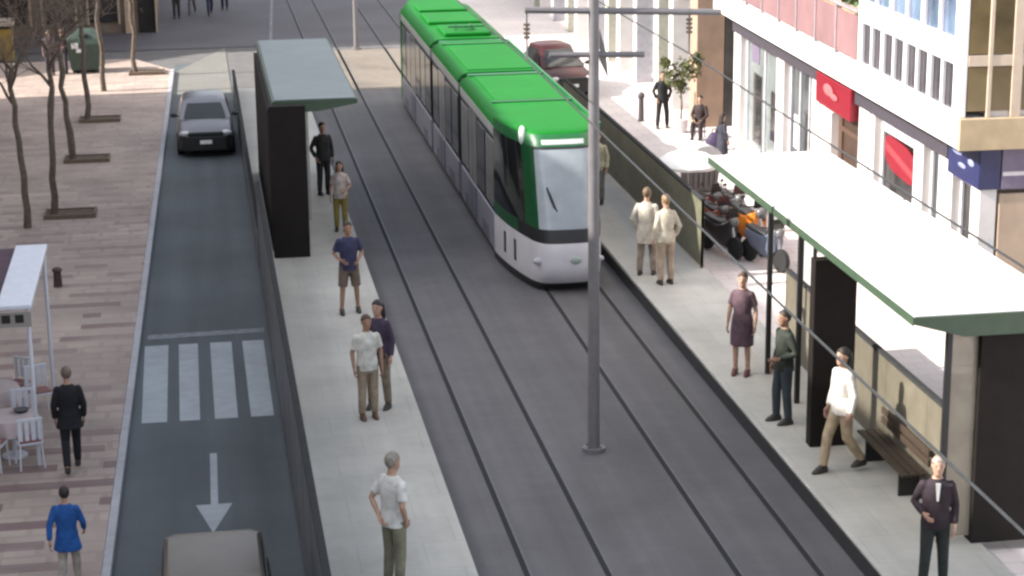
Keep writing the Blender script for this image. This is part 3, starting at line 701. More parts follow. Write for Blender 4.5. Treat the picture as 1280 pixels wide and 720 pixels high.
def cafe_chair(loc, rz, label):
    t = thing('cafe_chair', label, 'chair', loc, rz, 'chairs under the terrace awning')
    st_ = MB().box(-.21, .21, -.2, .2, .43, .46).build('seat', M_wh, t, bevel=.015)
    MB().box(-.19, .19, -.18, .17, .461, .49).build('cushion', mat('cushion_rose', (.26, .12, .11), .8, var=.2), st_, bevel=.015)
    b = MB()
    for k in range(4): b.box(-.2 + .11 * k, -.13 + .11 * k, .19, .215, .52, .86)
    b.box(-.21, .21, .185, .22, .86, .91); b.build('backrest', M_wh, t, bevel=.006)
    for x in (-.19, .19):
        for y in (-.18, .2): MB().tube([(x * .95, y * .95, .43), (x * 1.08, y * 1.12, 0)], .016, 6).build('leg', M_wh, t)
        MB().tube([(x * 1.05, .2, .46), (x * 1.02, .2, .88)], .014, 6).build('back_post', M_wh, t)
    return t
M_cl = mat('tablecloth_pink', (.50, .42, .42), .8, var=.1, scale=3)
def cafe_table(loc, label):
    t = thing('cafe_table', label, 'table', loc, group='tables under the terrace awning')
    MB().tube([(0, 0, .70), (0, 0, .735)], .42, 24).build('table_top', M_wh, t)
    rings = []
    for z, r0, w_ in ((.742, .40, 0), (.74, .43, 0), (.66, .45, .02), (.48, .47, .05)):
        rings.append([((r0 + w_ * math.sin(7 * a)) * math.cos(a), (r0 + w_ * math.sin(7 * a)) * math.sin(a), z) for a in [2 * PI * i / 42 for i in range(42)]])
    MB().loft(rings[::-1], cap=False).add([rings[0][i] for i in range(42)], [tuple(range(42))]).build('cloth', M_cl, t, smooth=True)
    MB().tube([(0, 0, 0), (0, 0, .698)], .035, 8).build('column', M_wh, t); MB().tube([(0, 0, 0), (0, 0, .03)], .22, 16).build('base', M_wh, t)
    return t
cafe_table((-3.45, 33.6, .12), 'round cafe table in pale pink cloth with a dark dish on it')
cafe_table((-3.9, 35.3, .12), 'second pale pink round cafe table, farther under the awning')
tag(MB().tube([(0, 0, 0), (0, 0, .05)], [.1, .14], 14).build('dish', M_black, loc=(-3.3, 33.75, .865)), 'small dark dish lying on the pink cafe table', 'dish')
cafe_table((-4.55, 33.9, .12), 'pale pink round cafe table cut by the left edge of the photo')
cafe_chair((-4.05, 33.35, .12), R(150), 'white cafe chair between the near pink table and the one at the photo edge')
cafe_chair((-3.15, 35.75, .12), R(20), 'white cafe chair at the far leg of the awning')
cafe_chair((-3.55, 36.3, .12), R(-30), 'white cafe chair farthest back under the awning')
cafe_chair((-3.15, 33.05, .12), R(195), 'white slatted cafe chair at the nearest leg of the awning')
cafe_chair((-3.75, 33.0, .12), R(165), 'white slatted cafe chair at the front edge of the frame by the pink table')
cafe_chair((-3.3, 34.35, .12), R(10), 'white cafe chair standing between the two pink tables')
cafe_chair((-4.2, 34.6, .12), R(70), 'white cafe chair left of the second pink table')
# bollard
def bollard(loc, h, label, m):
    t = thing('bollard', label, 'bollard', loc)
    MB().tube([(0, 0, 0), (0, 0, h * .8)], [.1, .085], 12).build('stem', m, t, smooth=True)
    b = MB(); b.ell((0, 0, h * .86), (.12, .12, h * .14), 12, 8); b.build('head', m, t, smooth=True)
bollard((-3.36, 44.9, .12), .45, 'short brown bollard on the plaza beyond the awning', mat('bollard_brown', (.05, .03, .025), .6))
bollard((13.96, 61.7, .15), .95, 'slim dark bollard on the sunlit pavement beside the man in black', mat('bollard_grey', (.07, .06, .065), .5))
# green recycling container
M_rec = mat('container_green', (.035, .060, .045), .55, var=.15, scale=5)
t = thing('recycling_container', 'dark green recycling container with white stickers behind the tree row', 'container', (-4.1, 76.2, .12))
MB().loft([[(-.5, -.45, .1), (.5, -.45, .1), (.5, .45, .1), (-.5, .45, .1)], [(-.62, -.55, 1.1), (.62, -.55, 1.1), (.62, .55, 1.1), (-.62, .55, 1.1)], [(-.6, -.5, 1.3), (.6, -.5, 1.3), (.6, .5, 1.3), (-.6, .5, 1.3)], [(-.35, -.3, 1.6), (.35, -.3, 1.6), (.35, .3, 1.6), (-.35, .3, 1.6)]]).build('body', M_rec, t, bevel=.04)
for x in (-.4, .4): MB().box(x - .06, x + .06, -.3, .3, 0, .098).build('foot', M_black, t)
b = MB(); b.box(-.45, -.2, -.575, -.545, .95, 1.15); b.box(-.28, -.1, -.56, -.53, .8, .93); b.build('sticker', M_frame, t)
b = MB(); b.tube([(-.15, -.45, 1.42), (.15, -.45, 1.42)], .07, 10); b.build('slot', M_black, t)
# yellow kiosk
t = thing('street_kiosk', 'yellow kiosk with a pale flat roof at the left edge', 'kiosk', (-7.75, 80.0, .12))
MB().box(-.9, .75, -.6, .15, 0, 1.25).build('counter_front', mat('kiosk_yellow', (.24, .16, .03), .6, var=.15), t, bevel=.02)
MB().box(-.85, .7, -.5, .1, 1.252, 1.38).build('shutter', M_brown, t)
MB().box(-1.05, .85, -.75, .18, 1.382, 1.6).build('roof', mat('kiosk_roof', (.36, .31, .27), .7), t, bevel=.02)
# waste container on the right pavement
M_bin = mat('bin_grey', (.12, .105, .10), .6, var=.12, scale=4)
t = thing('waste_container', 'grey waste container with pale domed lid behind the olive fence', 'container', (13.15, 51.0, .15), R(8)); t.scale = (.86, .86, .95)
MB().loft([[(-.42, -.40, .15), (.42, -.40, .15), (.42, .40, .15), (-.42, .40, .15)], [(-.52, -.5, 1.05), (.52, -.5, 1.05), (.52, .5, 1.05), (-.52, .5, 1.05)]]).build('body', M_bin, t, bevel=.03)
b = MB(); b.loft([[(x * 1.08, y, z) for x, z in [(.52 * math.cos(a), 1.055 + .42 * math.sin(a)) for a in [PI * i / 14 for i in range(15)]]] for y in (-.52, .52)]); b.build('lid', mat('lid_pale', (.48, .48, .47), .5), t, smooth=True)
for k in range(5): MB().box(-.36 + .17 * k, -.31 + .17 * k, -.50, -.45, .3, .98).build('rib', mat('bin_rib', (.15, .13, .13), .6), t)
for x in (-.32, .32):
    for y in (-.3, .3): MB().tube([(x - .03, y, .09), (x + .03, y, .09)], .09, 12).build('wheel', M_black, t)

t = thing('parasol', 'white rounded parasol on the sunlit pavement behind the olive fence', 'parasol', (12.15, 48.3, .15)); t.scale = (.87, .87, .87)
MB().tube([(0, 0, 0), (0, 0, 2.0)], .025, 8).build('pole', M_rim, t); MB().tube([(0, 0, 0), (0, 0, .08)], [.26, .22], 16).build('base', M_bin, t)
rg = []
for z, r0 in ((1.58, .93), (1.66, .94), (1.80, .82), (1.92, .60), (1.99, .32), (2.02, .02)):
    rg.append([(r0 * (1 - .035 * (1 - abs(math.sin(4 * a)))) * math.cos(a), r0 * (1 - .035 * (1 - abs(math.sin(4 * a)))) * math.sin(a), z) for a in [2 * PI * i / 48 for i in range(48)]])
MB().loft(rg, cap=False).build('canopy', mat('parasol_white', (.70, .69, .67), .8, var=.04), t, smooth=True)
b = MB()
for k in range(8): a = k * PI / 4; b.tube([(0, 0, 1.93), (.85 * math.cos(a), .85 * math.sin(a), 1.63)], .01, 5)
b.build('rib_frame', M_rim, t)
# ------------------------------------------------------------------ vehicles
M_tyre = mat('tyre', (.012, .012, .013), .85)
M_cglass = glass('car_glass', (.018, .02, .022), .05, .6)
def car(label, paint, bumper, loc, rz=0., W2=.82, plate=True, group=None, H=1.44, boxy=0.):
    t = thing('parked_car' if group else 'car', label, 'car', loc, rz)
    sec = [(-2.0, .58, .62, .32), (-1.93, .72, .72, .24), (-1.7, .79, .84, .2), (-1.1, .82, .94, .19), (-.5, .83, .98, .19), (.9, .83, 1.0, .19), (1.6, .82, 1.0, .22), (1.88, .78, .96, .28), (1.98, .68, .86, .36)]
    prof = [(.0, 0), (.5, 0), (.9, .02), (1, .14), (1.0, .55), (.965, .8), (.86, .95), (.5, 1.0), (0, 1.01)]
    prof = prof + [(-x, z) for x, z in prof[-2:0:-1]]
    k = W2 / .83
    MB().loft([[(x * hw * k, y, zb + (zt - zb) * z) for x, z in prof] for y, hw, zt, zb in sec]).build('body', paint, t, smooth=True)
    zc = [(z, a - boxy * max(0, z - .93) * .9, c + boxy * max(0, z - .93) * .6, hw + boxy * (.755 - hw) * .75) for z, a, c, hw in [(.93, -1.12, 1.72, .755), (1.12, -.80, 1.58, .70), (1.32, -.42, 1.36, .62), (H - .05, -.20, 1.22, .565), (H, .02, 1.0, .46)]]
    def ring(y0, y1, hw, z, n=.22 - .1 * bool(boxy)):
        hw *= k; r = n
        return [(-hw, y0 + r, z), (-hw + r, y0, z), (hw - r, y0, z), (hw, y0 + r, z), (hw, y1 - r, z), (hw - r, y1, z), (-hw + r, y1, z), (-hw, y1 - r, z)]
    MB().loft([ring(a, c, hw, z) for z, a, c, hw in zc]).build('cabin', paint, t, smooth=True)
    def at(u, side):   # u 0..1 up the cabin
        z = .96 + u * (H - .14 - .96)
        for (z0, a0, c0, h0), (z1, a1, c1, h1) in zip(zc, zc[1:]):
            if z <= z1 or z1 == H:
                f_ = (z - z0) / (z1 - z0); return z, a0 + (a1 - a0) * f_, c0 + (c1 - c0) * f_, (h0 + (h1 - h0) * f_) * k
    def panel(side):
        vs = []
        for u in (0, .25, .5, .75, 1):
            z, a, c, hw = at(u, side)
            if side == 'f': vs += [(-hw + .13, a - .012 + .0, z + .008), (hw - .13, a - .012, z + .008)]
            if side == 'b': vs += [(-hw + .2, c + .012, z + .006), (hw - .2, c + .012, z + .006)]
            if side in ('l', 'r'):
                s_ = -1 if side == 'l' else 1; vs += [(s_ * (hw + .01), a + .27, z), (s_ * (hw + .01), c - .27, z)]
        return MB().add(vs, [(2 * i, 2 * i + 1, 2 * i + 3, 2 * i + 2) for i in range(4)])
    panel('f').build('windscreen', M_cglass, t, smooth=True); panel('b').build('rear_window', M_cglass, t, smooth=True)
    for s_ in 'lr': panel(s_).build('side_window', M_cglass, t, smooth=True)
    MB().loft([[(x, y, z) for x, y in ((-.60 * k, -2.03), (.60 * k, -2.03), (.775 * k, -1.88), (.80 * k, -1.6), (-.80 * k, -1.6), (-.775 * k, -1.88))] for z in (.20, .62)]).build('bumper', bumper, t, bevel=.03)
    MB().box(-.5, .5, -2.035, -1.92, .622, .73).build('grille', M_black, t, bevel=.02)
    for s_ in (-1, 1):
        b = MB(); b.ell((s_ * .60 * k, -1.90, .69), (.16, .1, .075), 12, 8); b.build('headlight', mat('car_lamp', (.55, .55, .56), .15), t, smooth=True)
        b = MB(); b.ell((s_ * .66 * k, 1.93, .78), (.1, .07, .12), 10, 8); b.build('tail_light', mat('tail_lamp', (.25, .01, .01), .3), t, smooth=True)
        b = MB(); b.ell((s_ * (.86 * k + .04), -.72, 1.02), (.10, .06, .07), 10, 8); b.tube([(s_ * .74 * k, -.70, .98), (s_ * .86 * k, -.72, 1.0)], .022, 6); b.build('wing_mirror', M_black, t, smooth=True)
        for y in (-1.28, 1.25):
            x = s_ * .74 * k
            w = MB().tube([(x - .1, y, .31), (x - .085, y, .31), (x + .085, y, .31), (x + .1, y, .31)], [.27, .31, .31, .27], 20).build('wheel', M_tyre, t, smooth=True)
            MB().tube([(x + s_ * .085, y, .31), (x + s_ * .108, y, .31)], [.2, .17], 14).build('rim', M_rim, w)
    if plate: MB().box(-.17, .17, -2.065, -2.04, .40, .51).build('number_plate', mat('plate', (.7, .7, .68), .5), t, bevel=.006)
    return t
M_silver = mat('paint_silver', (.20, .195, .215), .35, .3, var=.03)
car('silver hatchback with black bumper driving down the lane beside the left shelter', M_silver, M_black, (.17, 61.6, 0)).scale = (1.04, 1.04, 1.06)
M_taupe = mat('paint_taupe', (.125, .105, .088), .45, .2, var=.05)
car('taupe car entering at the bottom edge over the lane arrow, only its roof showing', M_taupe, M_taupe, (-.12, 24.9, 0), W2=.80, boxy=.75)
car('dark red car parked beyond the tram on the right', mat('paint_darkred', (.045, .008, .009), .35, .1), M_black, (12.35, 68.2, .15), R(8), group='p', W2=.86, H=1.6)

def motorbike(loc, rz, label, paint, seatc=None):
    t = thing('motorbike', label, 'motorbike', loc, rz, 'motorbikes parked behind the fence end')
    for y in (-.62, .62):
        w = MB(); n = 20
        w.loft([[(x, y + r_ * math.cos(2 * PI * i / n), .28 + r_ * math.sin(2 * PI * i / n)) for i in range(n)] for x, r_ in ((-.06, .2), (-.055, .26), (0, .28), (.055, .26), (.06, .2))]).build('wheel', M_tyre, t, smooth=True)
    MB().loft([[(x * s_, y, z0 + (z1 - z0) * z) for x, z in ((-.6, 0), (.6, 0), (1, .4), (.8, .9), (.35, 1), (-.35, 1), (-.8, .9), (-1, .4))] for y, s_, z0, z1 in ((.7, .1, .62, .78), (.45, .19, .45, .84), (.0, .2, .30, .78), (-.3, .2, .28, .86), (-.5, .14, .5, .98))]).build('fairing', paint, t, smooth=True)
    MB().loft([[(x * s_, y, z) for x, z in ((-1, .80 - d), (1, .80 - d), (.8, .87 - d), (-.8, .87 - d))] for y, s_, d in ((.66, .11, -.04), (.3, .15, 0), (-.12, .13, .03))]).build('seat', M_black, t, bevel=.02)
    MB().tube([(-.0, -.62, .28), (0, -.48, .7), (0, -.42, 1.0)], .04, 8).build('fork', M_rim, t)
    b = MB(); b.tube([(-.34, -.30, 1.04), (-.2, -.40, 1.02), (.2, -.40, 1.02), (.34, -.30, 1.04)], .018, 6); b.build('handlebar', M_black, t)
    b = MB(); b.ell((0, -.55, .9), (.12, .1, .12), 12, 8); b.build('headlight', mat('bike_lamp', (.12, .12, .12), .2), t, smooth=True)
    b = MB(); b.loft([[(x, y, z) for x, z in ((-w_, z0), (w_, z0))] + [(w_ * .7, y + .06, z0 + .22), (-w_ * .7, y + .06, z0 + .22)] for y, w_, z0 in ((-.52, .16, 1.0), (-.50, .16, 1.0))]); b.build('windshield', M_shopd, t)
    for s_ in (-1, 1):
        b = MB(); b.tube([(s_ * .25, -.36, 1.03), (s_ * .30, -.34, 1.2)], .01, 5); b.ell((s_ * .31, -.34, 1.23), (.06, .02, .04), 8, 6); b.build('mirror', M_black, t)
    MB().tube([(.16, .1, .3), (.2, .5, .34), (.2, .8, .42)], [.03, .05, .05], 8).build('exhaust', M_rim, t, smooth=True)
    return t
motorbike((12.8, 44.9, .15), R(14), 'bright orange motorbike at the right end of the parked bikes', mat('bike_orange', (.55, .17, .02), .35, var=.1)).scale = (1.25, 1.1, 1.15)
motorbike((12.25, 45.9, .15), R(10), 'rust red motorbike between the fence end and the orange one', mat('bike_rust', (.22, .06, .03), .4, var=.1))
motorbike((12.05, 44.6, .15), R(18), 'black motorbike with dark seat in front of the rust red one', mat('bike_black', (.03, .025, .03), .4, var=.1))
motorbike((12.75, 43.3, .15), R(20), 'grey blue motorbike nearest the shelter', mat('bike_greyblue', (.10, .115, .16), .35, var=.1))

motorbike((12.3, 47.3, .15), R(25), 'dark red motorbike at the back of the row beside the waste container', mat('bike_red', (.20, .02, .02), .35, var=.1))
motorbike((12.95, 47.0, .15), R(5), 'black and silver motorbike at the back right of the row', mat('bike_silver', (.10, .10, .11), .3, var=.1))
# ------------------------------------------------------------------ plant on the right pavement
t = thing('potted_tree', 'slender potted tree with olive leaf tufts before the brown gable', 'plant', (14.75, 59.6, .15))
MB().tube([(0, 0, 0), (0, 0, .42)], [.17, .24], 14).build('pot', M_pale, t)
b = MB(); b.tube([(0, 0, .42), (.02, 0, .9), (-.03, 0, 1.4)], [.035, .03, .022], 6)
for dx, dz in ((-.55, 1.0), (.5, 1.1), (.05, .8)): b.tube([(0, 0, 1.3), (dx * .5, .05, 1.3 + dz * .5), (dx, 0, 1.3 + dz)], [.025, .018, .01], 5)
b.build('trunk', M_bark, t)
b = MB()
for cx, cz, r_ in ((-.3, 1.75, .22), (.35, 1.95, .24), (.05, 1.9, .25), (0, 1.5, .16), (-.5, 2.2, .12), (.5, 2.3, .1)):
    for k in range(110):
        c = Vector((cx + random.gauss(0, r_ * .6), random.gauss(0, r_ * .6), cz + random.gauss(0, r_ * .7)))
        a = Vector((random.uniform(-1, 1), random.uniform(-1, 1), random.uniform(-1, .6))).normalized() * .11
        e2 = a.cross(Vector((random.random(), random.random(), random.random()))).normalized() * .03
        b.add([c - a, c + e2, c + a, c - e2], [(0, 1, 2, 3)])
b.build('crown', mat('leaf_olive', (.09, .10, .03), .7, var=.4), t)

# ------------------------------------------------------------------ people
def fuse(b, name, mats, parent, voxel=.014, it=3):
    """one continuous surface out of overlapping lofts (voxel remesh, smoothed, baked to a plain mesh)"""
    me = b.mesh(name, mats); tmp = bpy.data.objects.new(name, me); COL.objects.link(tmp)
    bm = bmesh.new(); bm.from_mesh(me); bmesh.ops.recalc_face_normals(bm, faces=bm.faces); bm.to_mesh(me); bm.free()
    r = tmp.modifiers.new('r', 'REMESH'); r.mode = 'VOXEL'; r.voxel_size = voxel; r.use_smooth_shade = True
    s = tmp.modifiers.new('s', 'SMOOTH'); s.factor = .5; s.iterations = it
    dg = bpy.context.evaluated_depsgraph_get(); dg.update()
    out = bpy.data.meshes.new_from_object(tmp.evaluated_get(dg))
    bpy.data.objects.remove(tmp); out.name = name
    o = bpy.data.objects.new(name, out); COL.objects.link(o); o.parent = parent
    return o
def ering(c, rx, ry, n=16, tilt=0): return [(c[0] + rx * math.cos(2 * PI * i / n), c[1] + ry * math.sin(2 * PI * i / n), c[2] + tilt * math.sin(2 * PI * i / n)) for i in range(n)]
SK = {'light': (.40, .24, .17), 'tan': (.30, .17, .11)}
def cloth(c, k): return mat('cloth_%s_%.3f_%.3f_%.3f' % (k, *c), c, .85, var=.3, scale=7, bump=.7, var2=.12, scale2=2.)
ARMS = {  # elbow, wrist for the +x arm (mirrored for -x)
    'hang': ((.238, -.03, 1.13), (.232, .05, .88)), 'bent': ((.265, -.06, 1.14), (.16, .17, 1.06)), 'phone': ((.25, .04, 1.15), (.12, .22, 1.30)),
    'pocket': ((.27, -.08, 1.14), (.205, .03, .93)), 'back': ((.26, -.12, 1.15), (.08, -.16, .98)), 'swingf': ((.25, .06, 1.14), (.24, .22, .95)), 'swingb': ((.25, -.12, 1.15), (.25, -.2, .91)),
    'hip': ((.36, -.08, 1.16), (.2, .06, 1.02)), 'lap': ((.25, .06, 1.14), (.12, .28, 1.0))}
def person(label, loc, h, face, top, bottom, hair, shoes=(.03, .025, .022), sleeve='long', kind='trousers', arms=('hang', 'hang'), legs='stand', female=False, hairstyle='short', skin='light', coat=0., group=None, nod=0.):
    t = thing('person', label, 'person', loc, face, group)
    k = h / 1.75
    sh = .165 if female else .19; sit = legs == 'sit'
    B = MB(); T = MB(); P = MB()
    # joints
    L = []
    for s_ in (-1, 1):
        if legs == 'stand': L.append([(s_ * .085, 0, .92), (s_ * .10, .015, .49), (s_ * .105, -.02, .085)])
        elif legs == 'apart': L.append([(s_ * .085, 0, .92), (s_ * .13, .02, .49), (s_ * .16, -.02 + s_ * .04, .085)])
        elif legs == 'walk': L.append([(s_ * .08, 0, .92), (s_ * .09, .16 if s_ > 0 else -.03, .51), (s_ * .09, .22 if s_ > 0 else -.30, .09 if s_ > 0 else .15)])
        elif legs == 'shift': L.append([(s_ * .085, 0, .92), (s_ * .11, .06 if s_ > 0 else .0, .49), (s_ * .13, .04 if s_ > 0 else -.03, .085)])
        else: L.append([(s_ * .09, 0, .92), (s_ * .12, .42, .92), (s_ * .13, .40, .51)])
    dz = -.40 if sit else 0
    # torso
    w = .93 if female else 1.0
    tor = [(.84, .10, .09), (.90, .155, .115), (.97, .165, .122), (1.08, .135 * w, .102), (1.20, .155 * w, .112), (1.32, .172 * w, .112), (1.41, .155 * w, .095), (1.465, .085, .07), (1.50, .052, .055), (1.56, .05, .055)]
    B.loft([ering((0, -.005, z), rx, ry) for z, rx, ry in tor])
    # head
    hd = [(1.515, .03, .04, .035), (1.54, .05, .065, .025), (1.575, .062, .082, .012), (1.62, .072, .092, .006), (1.66, .076, .096, 0), (1.70, .072, .092, -.004), (1.73, .055, .07, -.006), (1.748, .025, .035, -.006)]
    B.loft([ering((0, .012 + c, z), rx, ry) for z, rx, ry, c in hd])
    B.loft([ering((0, .10, 1.655), .008, .01, 8), ering((0, .118, 1.625), .014, .014, 8), ering((0, .105, 1.612), .012, .01, 8)])
    B.ell((0, .096, 1.582), (.024, .012, .010), 8, 6)
    for s_ in (-1, 1): B.ell((s_ * .077, .005, 1.64), (.013, .022, .032), 8, 6)
    for s_, pts in zip((-1, 1), L):
        B.tube(pts, [.086, .054, .036] if kind != 'trousers' else [.08, .04, .034], 12)
        if kind != 'trousers': B.ell(pts[1], (.054, .057, .06), 10, 8)
        if kind != 'trousers': B.ell(((pts[1][0] + pts[2][0]) / 2, (pts[1][1] + pts[2][1]) / 2 - .012, pts[1][2] * .62 + pts[2][2] * .38), (.046, .050, .11), 10, 8)
        f0 = pts[2]; B.loft([ering((f0[0], f0[1], f0[2] + .02), .035, .04, 10), ering((f0[0], f0[1] + .03, f0[2] - .03), .036, .08, 10), ering((f0[0], f0[1] + .05, f0[2] - .07), .038, .11, 10)])
    hands = []
    for s_, nm in zip((-1, 1), arms):
        e, wv = ARMS[nm]; S0 = Vector((s_ * (sh - .022), -.005, 1.388)); E = Vector((s_ * (e[0] - (.02 if female else 0)), e[1], e[2])); Wv = Vector((s_ * wv[0], wv[1], wv[2]))
        B.ell(tuple(S0), (.05, .055, .055), 10, 8)
        B.tube([S0, S0.lerp(E, .5), E, E.lerp(Wv, .3), Wv], [.052, .047, .038, .038, .025], 10)
        hands.append((s_, E, Wv))
        sl = 1. if sleeve == 'long' else .0
        T.ell(tuple(S0), (.060, .068, .062), 10, 8)
        if sleeve == 'long': T.tube([S0, S0.lerp(E, .5), E, E.lerp(Wv, .5), E.lerp(Wv, .93)], [.062, .06, .053, .05, .042], 12)
        elif sleeve == 'short': T.tube([S0, S0.lerp(E, .4), S0.lerp(E, .75)], [.062, .062, .062], 12)
    body = fuse(B, 'body', [mat('skin_' + skin, SK[skin], .6, var=.06, scale=8)], t, .0135, 2)
    # hands: palm, four unequal curled fingers and a thumb, joined into the body's mesh
    Hn = MB()
    for s_, E, Wv in hands:
        d = (Wv - E).normalized(); side = d.cross(Vector((0, 1, 0))) if abs(d.y) < .8 else d.cross(Vector((0, 0, 1))); side.normalize(); nn = side.cross(d).normalized()
        inn = Vector((-s_, 0, 0)); inn = (inn - d * inn.dot(d)).normalized()   # palm faces the thigh
        wid = d.cross(inn).normalized()
        if wid.y < 0: wid = -wid                                                # thumb side forward
        st = len(Hn.v)
        Hn.loft([[Wv + d * u + wid * (a * math.cos(q)) + inn * (c * math.sin(q)) for q in [2 * PI * i / 10 for i in range(10)]] for u, a, c in ((-.02, .024, .02), (.02, .034, .018), (.06, .042, .016), (.09, .040, .013))])
        for j, ln in enumerate((.072, .082, .076, .058)):
            o = Wv + d * .085 + wid * (.03 - .02 * j)
            p1_ = o + d * ln * .45 + inn * .006; p2_ = p1_ + d * ln * .33 + inn * .018; p3_ = p2_ + d * ln * .2 + inn * .022
            Hn.tube([o, p1_, p2_, p3_], [.0095, .009, .008, .006], 6)
        o = Wv + d * .025 + wid * .03
        Hn.tube([o, o + d * .03 + wid * .022 + inn * .008, o + d * .062 + wid * .028 + inn * .018], [.012, .011, .008], 6)
    bm = bmesh.new(); bm.from_mesh(body.data)
    tmp = Hn.mesh('hands', [body.data.materials[0]]); tmp.polygons.foreach_set('use_smooth', [True] * len(tmp.polygons)); bm.from_mesh(tmp)
    ey = MB(); 
    ey.cur = 1
    for s_ in (-1, 1): ey.ell((s_ * .031, .094, 1.648), (.012, .008, .008), 8, 6)
    for s_ in (-1, 1): ey.ell((s_ * .031, .096, 1.668), (.018, .006, .004), 8, 4)
    tm2 = ey.mesh('eyes', [body.data.materials[0], M_black]); bm.from_mesh(tm2)
    bm.to_mesh(body.data); bm.free(); body.data.materials.append(M_black)
    bpy.data.meshes.remove(tmp); bpy.data.meshes.remove(tm2)
    # top
    hem = .60 if coat else .84
    rows = [(.84, .185, .145), (.90, .185, .142), (.97, .182, .138), (1.08, .160 * w, .124), (1.20, .178 * w, .134), (1.32, .184 * w, .130), (1.39, .176 * w, .116), (1.432, .135, .095), (1.46, .092, .08), (1.482, .072, .072)]
    if sit: rows = [(.86, .17, .14)] + rows[1:]
    if coat: rows = [(coat, .235, .19), (.70 if coat < .68 else .78, .215, .17)] + [(.86, .20, .155)] + rows[1:]
    T.loft([ering((0, -.005, z), rx, ry) for z, rx, ry in rows])
    tp = fuse(T, 'top' if not coat else 'coat', [cloth(top, 't')], t, .0145, 3)
    # bottom
    if kind == 'skirt':
        P.loft([ering((0, -.005, z), rx, ry) for z, rx, ry in ((.52, .20, .17), (.70, .20, .165), (.86, .188, .145), (.97, .165, .125), (1.02, .15, .112))])
    else:
        P.loft([ering((0, -.005, z), rx, ry) for z, rx, ry in ((.80, .10, .10), (.86, .168, .13), (.97, .176, .134), (1.03, .155, .118))])
        for pts in L:
            a, c, d_ = (Vector(q) for q in pts)
            if kind == 'shorts': P.tube([a, a.lerp(c, .5), a.lerp(c, .92)], [.105, .098, .09], 12)
            else: P.tube([a, a.lerp(c, .5), c, c.lerp(d_, .5), c.lerp(d_, .97)], [.103, .088, .074, .068, .06], 12)
    bt = fuse(P, {'skirt': 'skirt', 'shorts': 'shorts'}.get(kind, 'trousers'), [cloth(bottom, 'b')], t, .0145, 3)
    # shoes
    kids_ = [body, tp, bt]
    for pts in L:
        f0 = pts[2]; z0 = f0[2] - .085
        q = MB().loft([ering((f0[0], f0[1] + .05, z0), .046, .135, 14), ering((f0[0], f0[1] + .05, z0 + .02), .05, .14, 14), ering((f0[0], f0[1] + .035, z0 + .055), .047, .115, 14), ering((f0[0], f0[1] + .0, z0 + .10), .046, .055, 14)])
        kids_.append(q.build('shoe', mat('shoe_%.2f' % shoes[0], shoes, .5), t, smooth=True))
    # hair
    hm = mat('hair_%.3f_%.3f' % (hair[0], hair[2]), hair, .6, var=.3, scale=25, bump=.4)
    Hh = MB(); n = 18
    for (z, rx, ry, oy) in ():
        pass
    rg = []
    for z, rx, ry, yf in ((1.585, .060, .075, -.035), (1.62, .079, .098, -.02), (1.66, .086, .106, .0), (1.70, .083, .104, .012), (1.735, .066, .084, .006), (1.765, .034, .045, 0)):
        r_ = []
        for i in range(n):
            a = 2 * PI * i / n; x = rx * math.cos(a); y = ry * math.sin(a) + .008
            lim = {1.585: -.02, 1.62: .005, 1.66: .03, 1.70: .088}.get(z, 9)
            r_.append((x if y < lim else x * .82, min(y, lim), z))
        rg.append(r_)
    Hh.loft(rg)
    if hairstyle == 'long':
        Hh.loft([ering((0, -.045, 1.70), .085, .07), ering((0, -.06, 1.62), .095, .062), ering((0, -.07, 1.52), .105, .06), ering((0, -.085, 1.43), .09, .05), ering((0, -.09, 1.38), .05, .03)])
    if hairstyle == 'bun': Hh.ell((0, -.11, 1.70), (.05, .05, .05), 10, 8)
    kids_.append(Hh.build('hair', hm, t, smooth=True))
    for o in kids_:
        o.scale = (k, k, k); o.location = (0, 0, dz * k)
    return t
G = (.16, .13, .11)
# facing: rz = 0 looks up the street (+Y, away from the camera), 180 looks at the camera, 90 towards -X, -90 towards +X
Z = .30
person('person in dark clothes standing under the left shelter by its pale post', (3.2, 52.4, Z), 1.95, R(200), (.02, .02, .022), (.018, .018, .02), (.02, .015, .012), arms=('hang', 'pocket'))
person('person in white top and mustard trousers behind the man in navy shirt', (3.33, 48.2, Z), 1.75, R(170), (.55, .45, .42), (.22, .17, .04), (.05, .03, .02), sleeve='short', female=True, hairstyle='long', arms=('bent', 'hang'))
person('person in navy shirt and brown shorts on the left platform', (2.95, 40.8, Z), 1.98, R(185), (.035, .035, .085), (.14, .10, .075), (.04, .025, .02), sleeve='short', kind='shorts', arms=('bent', 'bent'), legs='apart', skin='tan')
person('dark haired woman in plum top standing close to the man in white', (2.98, 34.45, Z), 2.02, R(150), (.045, .03, .055), (.19, .15, .11), (.015, .01, .009), female=True, hairstyle='long', arms=('hang', 'bent'), legs='shift')
person('person in white tshirt and khaki trousers beside the woman in plum', (2.72, 33.9, Z), 1.92, R(190), (.55, .53, .48), (.27, .21, .15), (.06, .035, .02), sleeve='short', arms=('hang', 'hang'), legs='stand', shoes=(.10, .05, .03), skin='tan')
person('grey haired person in white shirt and olive trousers at the bottom of the left platform', (2.42, 26.4, Z), 2.05, R(-55), (.58, .57, .54), (.17, .16, .11), (.22, .20, .17), sleeve='short', arms=('back', 'pocket'))
person('left one of two pale jacketed people by the olive fence', (9.78, 42.6, Z), 2.0, R(-25), (.44, .40, .34), (.22, .18, .14), (.12, .08, .045), arms=('pocket', 'hang'), coat=.66, legs='shift')
person('right one of two pale jacketed people by the olive fence, in tan trousers', (10.02, 41.75, Z), 2.02, R(10), (.48, .43, .34), (.33, .25, .18), (.22, .14, .07), arms=('hang', 'pocket'), female=True)
